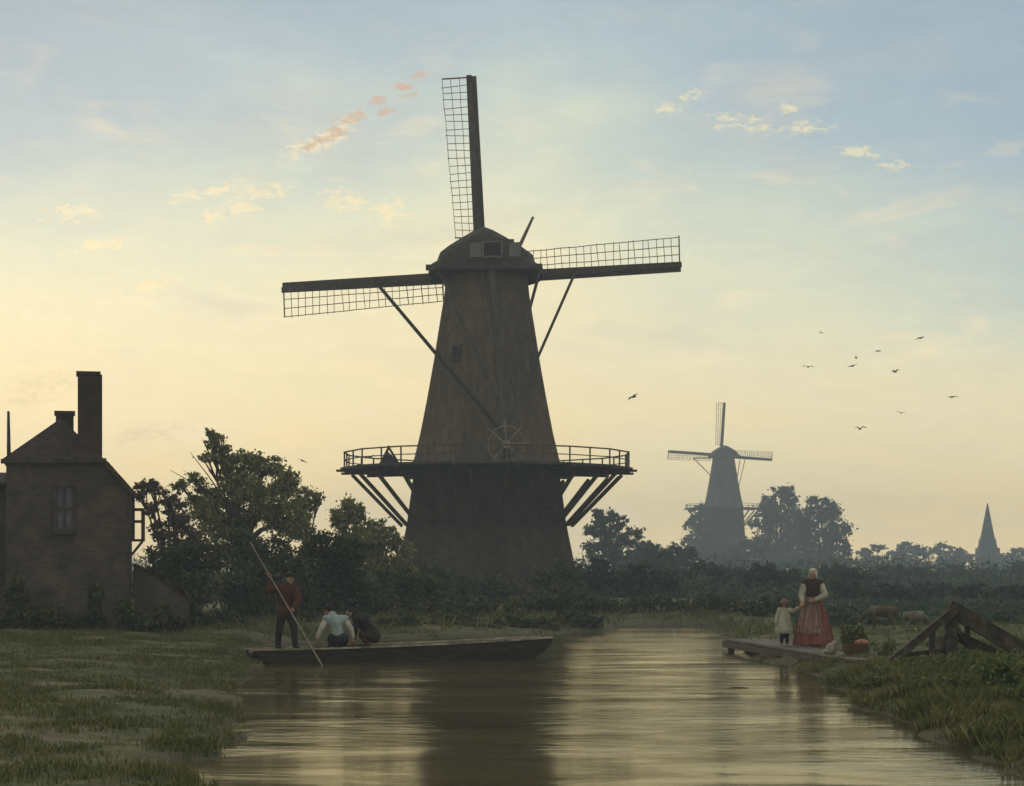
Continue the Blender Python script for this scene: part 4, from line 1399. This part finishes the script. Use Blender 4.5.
sculpt('hair', [(g(0, .03, .012), (.079, .082, .085), M)], MAT['hair'], man, .01, 3)

# --- kneeling person in the pale shirt, seen from behind
B1 = P(336, 645, 41.55)
d1 = 41.55
J = dict(head=P(328, 609.5, d1 + .02), neck=P(332, 615, d1 + .02), chest=P(335, 624, d1), pelvis=P(338, 637.5, d1 + .02),
         sl=P(326.5, 619, d1 - .06), sr=P(344.5, 619, d1 + .08), el=P(321, 629.5, d1 - .12), er=P(351, 629, d1 + .08), wl=P(317.5, 637.5, d1 - .1), wr=P(353, 637.5, d1 + .1),
         hl=P(333.5, 639, d1), hr=P(342.5, 639, d1), kl=P(331, 648.5, d1 + .33), kr=P(343, 648.5, d1 + .35), al=P(333, 648.5, d1 - .08), ar=P(344, 648.5, d1 - .06), toel=(0, -.4, -.9), toer=(0, -.4, -.9))
hands = {'l': ((-.1, .1, -1), (.5, .8, 0), (.8, -.2, 0), .5), 'r': ((.1, .0, -1), (-.5, .8, 0), (-.8, -.2, 0), .5)}
pa, torso, arms, legs, g, M = person('kneeling person in a pale teal shirt bending down in the punt', Vector((B1.x, B1.y, 0.09)), J, (-.78, .45, -.42), .9, hands=hands)
sculpt('shirt', grow([p for i, p in enumerate(torso) if i != 3], .026), MAT['teal'], pa, .013, 5)
sculpt('sleeves', grow([arms[0], (arms[1][0], Vector(arms[1][0]).lerp(arms[1][1], .9), arms[1][2], arms[1][3]), arms[2], (arms[3][0], Vector(arms[3][0]).lerp(arms[3][1], .9), arms[3][2], arms[3][3])], .022), MAT['white_cloth'], pa, .012, 4)
sculpt('trousers', grow([legs[0], legs[1], legs[3], legs[4]], .022) + [(J['hl'], J['hr'], .14, .14)], MAT['navy'], pa, .013, 5)
sculpt('hair', [(g(0, .02, .022), (.086, .094, .092), M)], MAT['hair'], pa, .011, 4)

# --- crouching person in the dark coat
d2 = 41.95
J = dict(head=P(350.5, 612, d2), neck=P(356, 616, d2), chest=P(363, 622, d2), pelvis=P(374, 635.5, d2 + .02),
         sl=P(357, 619.5, d2 - .18), sr=P(359, 618.5, d2 + .18), el=P(355, 631, d2 - .2), er=P(355, 630, d2 + .17), wl=P(353, 640.5, d2 - .1), wr=P(353, 640, d2 + .06),
         hl=P(374, 637, d2 - .09), hr=P(374, 637, d2 + .1), kl=P(362, 634, d2 - .13), kr=P(362, 635, d2 + .16), al=P(369, 648, d2 - .13), ar=P(369, 648, d2 + .15), toel=(-1, 0, 0), toer=(-1, 0, 0))
hands = {'l': ((-.2, .1, -1), (-.2, 1, 0), (-.9, 0, 0), .5), 'r': ((-.2, 0, -1), (-.2, -1, 0), (-.9, 0, 0), .5)}
pb, torso, arms, legs, g, M = person('crouching person in a black coat leaning over in the punt', Vector((P(370, 648, d2).x, d2, 0.09)), J, (-.86, -.25, -.4), .9, hands=hands)
sculpt('coat', grow(torso, .035) + grow([arms[0], (arms[1][0], Vector(arms[1][0]).lerp(arms[1][1], .8), arms[1][2], arms[1][3]), arms[2], (arms[3][0], Vector(arms[3][0]).lerp(arms[3][1], .8), arms[3][2], arms[3][3])], .024), MAT['coat'], pb, .013, 5)
sculpt('trousers', grow([legs[0], legs[1], legs[3], legs[4]], .022) + [(J['hl'], J['hr'], .13, .13)], MAT['bodice'], pb, .013, 5)
sculpt('hair', [(g(0, .024, .024), (.085, .09, .09), M)], MAT['hair'], pb, .011, 4)

# --- woman on the landing stage
WB = Vector((6.36, 42.3, JZ))
def wj(x, y, z): return WB + Vector((x, y, z))
J = dict(head=wj(.0, -.02, 1.52), neck=wj(0, 0, 1.37), chest=wj(0, 0, 1.2), pelvis=wj(0, .02, .9), sl=wj(-.165, 0, 1.33), sr=wj(.165, 0, 1.33),
         el=wj(-.25, -.05, 1.07), er=wj(.25, -.09, 1.07), wl=wj(-.24, -.2, .93), wr=wj(.0, -.25, .97), hl=wj(-.09, .02, .86), hr=wj(.09, .02, .86),
         kl=wj(-.09, -.02, .46), kr=wj(.09, -.02, .46), al=wj(-.09, .02, .085), ar=wj(.09, .02, .085))
hands = {'l': ((-.3, -.4, -.4), (.1, .2, -.8), (.9, 0, 0), .5), 'r': ((-.9, -.15, -.1), (0, .9, -.2), (0, 0, 1), .5)}
wom, torso, arms, legs, g, M = person('woman in a brick red skirt and white cap standing on the landing stage', WB, J, (-.35, -.92, -.1), .95, hands=hands)
def folds(r0, n, a, seed): return lambda th: r0 * (1 + a * math.sin(n * th + seed) + 0.5 * a * math.sin((2 * n + 1) * th + 2 * seed))
SK = np.array([(1.04, .15, 0), (.98, .18, .01), (.85, .235, .03), (.6, .305, .05), (.3, .365, .07), (.02, .42, .085)])[::-1]
def skirt_pt(th, z, off):
    r, a = np.interp(z, SK[:, 0], SK[:, 1]), np.interp(z, SK[:, 0], SK[:, 2])
    f_ = folds(r, 9, a, 1.3)(th) + off
    return wj(f_ * math.cos(th) + (1.04 - z) * .03, .82 * f_ * math.sin(th) + .02, z)
m = MB()
m.loft([[skirt_pt(2 * math.pi * q / 288, z, 0) for q in range(288)] for z in np.linspace(1.04, .02, 24)])
m.build('skirt', MAT['red_skirt'], wom, smooth=True)
m = MB()
ins = []
for z in np.linspace(1.03, .25, 22):
    half = 50 - 16 * max(0, (.4 - z) / .15) ** 2
    ins.append([skirt_pt(R(-116 + half * (2 * q / 80 - 1)), z, .014) for q in range(81)])
for i in range(len(ins) - 1):
    for q in range(80):
        m.add([ins[i][q], ins[i][q + 1], ins[i + 1][q + 1], ins[i + 1][q]], [(0, 1, 2, 3)])
apm = m.mesh('apron')
bm = bmesh.new(); bm.from_mesh(apm); bmesh.ops.remove_doubles(bm, verts=bm.verts, dist=1e-4); bm.to_mesh(apm); bm.free()
ap = link('apron', apm, MAT['apron'], wom, smooth=True)
ap.modifiers.new('thickness', 'SOLIDIFY').thickness = 0.008
sculpt('bodice', grow([p for i, p in enumerate(torso) if i != 3], .016), MAT['bodice'], wom, .012, 5)
sculpt('sleeves', grow([arms[0], (arms[1][0], Vector(arms[1][0]).lerp(arms[1][1], .85), arms[1][2], arms[1][3]), arms[2], (arms[3][0], Vector(arms[3][0]).lerp(arms[3][1], .85), arms[3][2], arms[3][3])], .026), MAT['cream'], wom, .012, 4)
sculpt('white_cap', [(g(0, .026, .03), (.095, .098, .098), M), (g(0, -.03, .085), (.085, .05, .03), M), (g(-.078, .02, -.04), (.022, .05, .05), M), (g(.078, .02, -.04), (.022, .05, .05), M)], MAT['white_cloth'], wom, .011, 4)

# --- child
CB = Vector((5.78, 42.45, JZ))
def cj(x, y, z): return CB + Vector((x, y, z))
wrist = J['wl'] + Vector((-.09, -.09, -.07))
J = dict(head=cj(-.0, -.02, .9), neck=cj(0, 0, .79), chest=cj(0, 0, .68), pelvis=cj(0, 0, .48), sl=cj(-.1, 0, .765), sr=cj(.1, 0, .765),
         el=cj(-.15, 0, .62), er=cj(.19, -.1, .73), wl=cj(-.175, -.05, .47), wr=cj(.27, -.24, .82), hl=cj(-.05, 0, .46), hr=cj(.05, 0, .46),
         kl=cj(-.05, -.01, .26), kr=cj(.05, -.01, .26), al=cj(-.06, .01, .06), ar=cj(.06, .01, .06))
hands = {'l': ((0, -.1, -1), (1, 0, 0), (0, -1, 0), .4), 'r': ((.7, .1, .4), (0, .3, .9), (-.2, -.8, 0), .5)}
kid, torso, arms, legs, g, M = person('small child in a cream smock holding the woman\'s hand', CB, J, (-.1, -.98, .05), .62, hands=hands)
m = MB()
rings = []
for z, r, a in ((.79, .07, 0), (.76, .105, 0), (.66, .125, .02), (.5, .16, .05), (.36, .195, .08), (.26, .22, .10)):
    rings.append([cj(folds(r, 7, a, .4)(th) * math.cos(th), .8 * folds(r, 7, a, .4)(th) * math.sin(th), z) for th in [2 * math.pi * q / 48 for q in range(48)]])
m.loft(rings)
m.build('smock', MAT['cream'], kid, smooth=True)
sculpt('sleeves', grow([arms[0], (arms[1][0], Vector(arms[1][0]).lerp(arms[1][1], .85), arms[1][2], arms[1][3]), arms[2], (arms[3][0], Vector(arms[3][0]).lerp(arms[3][1], .85), arms[3][2], arms[3][3])], .022), MAT['cream'], kid, .011, 4)
sculpt('trousers', grow([legs[0], legs[1], legs[3], legs[4]], .016), MAT['navy'], kid, .011, 4)
sculpt('bonnet', [(g(0, .02, .028), (.088, .094, .088), M)], MAT['apron'], kid, .009, 3)

# ------------------------------------------------------------------ basket with greens and a cloth
KB = Vector((6.47, 37.6, JZ))
bk_root = empty('basket', KB, 'round wicker basket with leafy greens on the landing stage', 'basket')
m = MB()
rin = []
for z, r in ((0, .2), (.06, .235), (.14, .26), (.22, .275), (.22, .25), (.14, .235), (.05, .2)):
    rin.append([KB + Vector((r * (1 + .012 * (-1) ** q) * math.cos(2 * math.pi * q / 36), r * (1 + .012 * (-1) ** q) * math.sin(2 * math.pi * q / 36), z)) for q in range(36)])
m.loft(rin)
m.build('wicker_body', MAT['wicker'], bk_root)
m = MB()
pts = [KB + Vector((.26 * math.cos(a), 0, .2 + .2 * math.sin(a))) for a in [math.pi * q / 12 for q in range(13)]]
m.tube(pts, .014, 7)
m.build('handle', MAT['wicker'], bk_root, smooth=True)
gp = []
gv = MB()
for q in range(16):
    a = rng.uniform(0, 2 * math.pi)
    base = KB + Vector((rng.uniform(-.15, .15), rng.uniform(-.15, .15), .15))
    tip = base + Vector((math.cos(a) * rng.uniform(.05, .25) - .05, math.sin(a) * .15, rng.uniform(.18, .42)))
    gv.tube([base, tip], [.008, .004], 4)
    for j in range(26):
        t = rng.uniform(.3, 1)
        gp.append(np.array(base.lerp(tip, t)) + rng.normal(size=3) * .03)
gr = tag(gv.build('bunch_of_greens', MAT['leaf_weed'], None, KB + Vector((0, 0, .2))), 'bunch of leafy greens sticking out of the basket', 'greens')
vv, ff = leaf_quads(np.array(gp), .085)
link('leaves', np_mesh('leaves', vv, ff), MAT['leaf_weed'], gr)
tag(sculpt('cloth', [(KB + Vector((.09, -.06, .25)), (.12, .1, .055)), (KB + Vector((.17, -.14, .2)), (.07, .06, .08)), (KB + Vector((.0, -.1, .24)), (.08, .07, .05))], MAT['pink_cloth'], None, .012, 3),
    'crumpled salmon cloth on top of the basket', 'cloth')
m = MB()
sb = Vector((6.05, 37.9, JZ))
tag(sculpt('bundle', [(sb + Vector((0, 0, .1)), (.11, .1, .12)), (sb + Vector((.05, -.02, .2)), (.05, .05, .07)), (sb + Vector((-.03, .03, .05)), (.13, .11, .06))], MAT['cream'], None, .012, 3),
    'pale cloth bundle standing left of the basket', 'bundle')

# ------------------------------------------------------------------ calves
def calf(label, base, k, heading, hide, lying=False):
    root = empty('calf', base, label, 'calf', 'calves in the meadow')
    c, s = math.cos(heading), math.sin(heading)
    B = Vector(base)
    def q(x, y, z): return B + Vector((x * c - y * s, x * s + y * c, z)) * k
    pr = [(q(-.45, 0, .78), q(.42, 0, .80), .21, .215), (q(.1, 0, .72), q(-.25, 0, .72), .215, .20), (q(.45, 0, .8), q(.78, 0, .62), .15, .105),
          (q(.78, 0, .62), q(.95, 0, .36), .115, .10), (q(.92, 0, .42), q(1.06, 0, .14), .105, .065), (q(-.55, 0, .82), q(-.68, 0, .62), .05, .02), (q(-.68, 0, .62), q(-.69, 0, .35), .02, .03)]
    for sd in (-1, 1):
        pr += [(q(.9, sd * .08, .4), q(.86, sd * .2, .44), .03, .02)]
        pr += [(q(.36, sd * .12, .7), q(.35, sd * .12, .40), .095, .05), (q(.35, sd * .12, .40), q(.36 + .03 * sd, sd * .12, .06), .045, .035), (q(.36 + .03 * sd, sd * .12, .05), q(.41 + .03 * sd, sd * .12, .03), .042, .04)]
        pr += [(q(-.42, sd * .12, .75), q(-.32, sd * .13, .50), .13, .075), (q(-.32, sd * .13, .50), q(-.52, sd * .13, .36), .065, .042), (q(-.52, sd * .13, .36), q(-.47 - .03 * sd, sd * .13, .06), .04, .034),
               (q(-.47 - .03 * sd, sd * .13, .05), q(-.42 - .03 * sd, sd * .13, .03), .042, .038)]
    pr = [(a, b, r0 * k, r1 * k) for a, b, r0, r1 in pr]
    sculpt('body', pr, hide, root, .02 * k, 4)
    return root


cx_, cy_2 = (883 - 512) * 50 / F, 50.0
calf('brown calf grazing in the meadow behind the basket', (cx_, cy_2, gz_at(cx_, cy_2) + .06), .58, R(165), MAT['calf'])
cx_, cy_2 = (914 - 512) * 48 / F, 48.0
calf('pale calf grazing just left of the timber frame', (cx_, cy_2, gz_at(cx_, cy_2) + .05), .47, R(25), MAT['pale_hide'])

# ------------------------------------------------------------------ birds
BG = 'birds in the evening sky'
def bird(label, px, py, d, span, bank, flap, head):
    o = P(px, py, d)
    root = empty('bird', o, label, 'bird', BG)
    M = Matrix.Rotation(head, 3, 'Z') @ Matrix.Rotation(bank, 3, 'Y')
    m = MB()
    q = lambda x, y, z: o + M @ Vector((x, y, z)) * span * 1.25
    rings = []
    for y, r in ((-.30, .012), (-.26, .045), (-.18, .05), (-.05, .07), (.1, .06), (.22, .025), (.34, .05), (.36, .045)):
        rz = r * (.9 if y < .25 else .18)
        rings.append([q(r * math.cos(2 * math.pi * i / 8), y, rz * math.sin(2 * math.pi * i / 8)) for i in range(8)])
    m.loft(rings)
    for s in (-1, 1):
        z1, z2 = flap * .16, flap * .10 - .02
        a = [(.04, -.12, .03), (.24, -.16, z1), (.5, -.04, z2), (.44, .04, z2), (.22, .08, z1), (.04, .12, .02)]
        top = [q(s * x, y, z + .012) for x, y, z in a]
        bot = [q(s * x, y, z - .008) for x, y, z in a]
        m.add(top + bot, [(0, 1, 4, 5), (1, 2, 3, 4), (6, 11, 10, 7), (7, 10, 9, 8)] + [(i, (i + 1) % 6, (i + 1) % 6 + 6, i + 6) for i in range(6)])
    m.build('body', MAT['bird'], root)
for a in [
    ('lone dark bird gliding right of the big mill tower, above its gallery', 633, 397, 100, .62, R(-28), .4, R(40)),
    ('small dark bird just above the left railing of the mill gallery', 370, 457, 120, .6, R(-22), .3, R(35)),
    ('small dark bird over the leafy trees, leftmost of all the birds', 303, 461, 115, .5, R(25), .3, R(-30)),
    ('topmost bird of the flock on the right', 821, 333, 150, .4, R(10), .8, R(20)),
    ('leftmost bird of the flock on the right, wings level', 808, 367, 125, .62, R(4), .5, R(-15)),
    ('tiny bird, the smaller of two close together in the flock', 856, 358, 170, .4, R(25), 1.0, R(60)),
    ('broad winged bird, the larger of two close together in the flock', 852, 366, 130, .66, R(-14), .3, R(30)),
    ('slim bird above and right of the close pair in the flock', 878, 351, 140, .6, R(-6), .2, R(50)),
    ('bird with raised wings below the slim one in the flock', 895, 372, 135, .6, R(-10), 1.2, R(25)),
    ('highest bird on the right side of the flock', 920, 338, 135, .72, R(-16), .2, R(35)),
    ('rightmost bird of the flock, dark and level', 952, 397, 120, .62, R(-4), .2, R(20)),
    ('bird second from the bottom of the flock', 901, 413, 140, .5, R(8), .8, R(-25)),
    ('lowest bird of the flock, flapping above the domed tree', 860, 429, 125, .66, R(-3), 1.1, R(10))]:
    bird(*a)

# floating twig
tw_p = W(738, 688)
tag(MB().tube([(tw_p[0] - .16, tw_p[1], .004), (tw_p[0], tw_p[1] + .05, .006), (tw_p[0] + .17, tw_p[1] - .02, .004)], [.005, .009, .004], 6).build('driftwood', MAT['old_beam'], None, (tw_p[0], tw_p[1], 0)), 'dark twig drifting on the bright water', 'twig')

# ------------------------------------------------------------------ weeds on the right bank
WG = 'weeds on the right bank'
def weed(label, px, py, d, hgt, spread, n, leaf, tall=False):
    x = (px - 512) * d / F
    z = float(ground_z(x, d)[0][0])
    o = Vector((x, d, z))
    root = empty('leafy_plant', o, label, 'plant', WG)
    st = MB()
    pts = []
    for q in range(n):
        a = rng.uniform(0, 2 * math.pi)
        b0 = o + Vector((rng.uniform(-1, 1), rng.uniform(-1, 1), 0)) * spread * .35
        b0.z = z - .03
        tip = b0 + Vector((math.cos(a) * spread * rng.uniform(.2, .8), math.sin(a) * spread * .6, hgt * rng.uniform(.5, 1.1)))
        md = b0.lerp(tip, .5) + Vector((0, 0, hgt * .12))
        st.tube([b0, md, tip], [.008, .006, .003], 4)
        for j in range(26):
            t = rng.uniform(.15, 1.05)
            p = b0.lerp(md, t * 2) if t < .5 else md.lerp(tip, t * 2 - 1)
            pts.append(np.array(p) + rng.normal(size=3) * leaf * .7)
    st.build('stems', MAT['leaf_weed'], root)
    vv, ff = leaf_quads(np.array(pts), leaf, .6)
    link('leaves', np_mesh('leaves', vv, ff), MAT['leaf_weed'], root)
for a in [
    ('leafy weed growing against the left rafter of the timber frame', 918, 670, 31.6, .2, .45, 14, .06),
    ('leafy weed at the foot of the middle post of the timber frame', 958, 674, 31.0, .2, .5, 16, .065),
    ('broad clump of weeds in front of the lower plank', 995, 684, 29.5, .22, .6, 18, .065),
    ('yellowish low weed between the basket and the water', 900, 690, 31.0, .2, .6, 16, .065),
    ('tall dark weed at the right end of the bank', 1000, 722, 26.0, .5, .5, 20, .075),
    ('low weed hanging over the water right of the landing stage', 872, 700, 30.0, .22, .4, 12, .06),
    ('weed clump halfway along the muddy edge', 940, 716, 27.0, .3, .5, 16, .065),
    ('small weed beside the basket', 884, 655, 36.5, .3, .3, 10, .06),
    ('tufted weed at the lower right corner of the bank', 1022, 746, 23.5, .34, .4, 14, .06)]:
    weed(*a)

# ------------------------------------------------------------------ grass
def grass_patch(n, xr, yr, keep, hmin, hmax, wid):
    x = rng.uniform(*xr, n)
    y = rng.uniform(*yr, n)
    k_ = keep(x, y)
    x, y = x[k_], y[k_]
    z, sd = ground_z(x, y)
    ok = z > 0.02
    x, y, z, sd = x[ok], y[ok], z[ok], sd[ok]
    dn = np.array([fbm(a, b, .8, 5.0) for a, b in zip(x, y)])
    ok = dn > rng.uniform(-.5, .2, len(x))
    x, y, z, dn = x[ok], y[ok], z[ok], dn[ok]
    per = 4
    x, y, z, dn = (np.repeat(q, per) for q in (x, y, z, dn))
    m_ = len(x)
    x = x + rng.normal(size=m_) * .03
    y = y + rng.normal(size=m_) * .03
    h = rng.uniform(hmin, hmax, m_) * np.clip(.8 + dn, .4, 1.6)
    a = rng.uniform(0, 2 * math.pi, m_)
    lean = rng.uniform(.1, .75, m_) * h
    wx, wy = np.cos(a + 1.57) * wid, np.sin(a + 1.57) * wid
    b0 = np.stack([x - wx, y - wy, z - .02], -1)
    b1 = np.stack([x + wx, y + wy, z - .02], -1)
    mid = np.stack([x + np.cos(a) * lean * .35 + wx * .6, y + np.sin(a) * lean * .35 + wy * .6, z + h * .6], -1)
    tip = np.stack([x + np.cos(a) * lean, y + np.sin(a) * lean, z + h], -1)
    return np.stack([b0, b1, mid, tip], 1).reshape(-1, 3), m_


gv_, gn = [], 0
for args in [(95000, (-21, -2), (15, 58), lambda x, y: (x > -.38 * y) , .03, .085, .006),
             (48000, (3.5, 16), (17, 40), lambda x, y: (x < .40 * y) & ((y < 35) | (x > 8.2)), .05, .13, .006),
               (16000, (-7, -1.5), (15, 60), lambda x, y: (river_sd(x, y) > -.3) & (river_sd(x, y) < .7) & ((x < -6.0) | (y < 37)), .03, .11, .006),
               (22000, (2.5, 9), (15, 34), lambda x, y: (river_sd(x, y) > -.3) & (river_sd(x, y) < .8), .05, .2, .006),
               (9000, (4.6, 8.4), (35, 48), lambda x, y: river_sd(x, y) < 1.2, .02, .06, .006),
             (7000, (5, 19), (36, 75), lambda x, y: (x < .40 * y) & ((y > 48) | (x > 8.2)), .05, .12, .009),
             (5000, (-18, 8), (52, 75), lambda x, y: (x > -.38 * y), .1, .28, .012),
             (6000, (10, 48), (70, 160), lambda x, y: (x < .40 * y), .06, .14, .016)]:
    q, n_ = grass_patch(*args)
    gv_.append(q)
    gn += n_
gv_ = np.concatenate(gv_)
grs = link('grass', np_mesh('grass', gv_, np.arange(gn * 4).reshape(gn, 4)), MAT['blade'])
tag(grs, 'rough grass on both river banks', None, None, 'stuff')
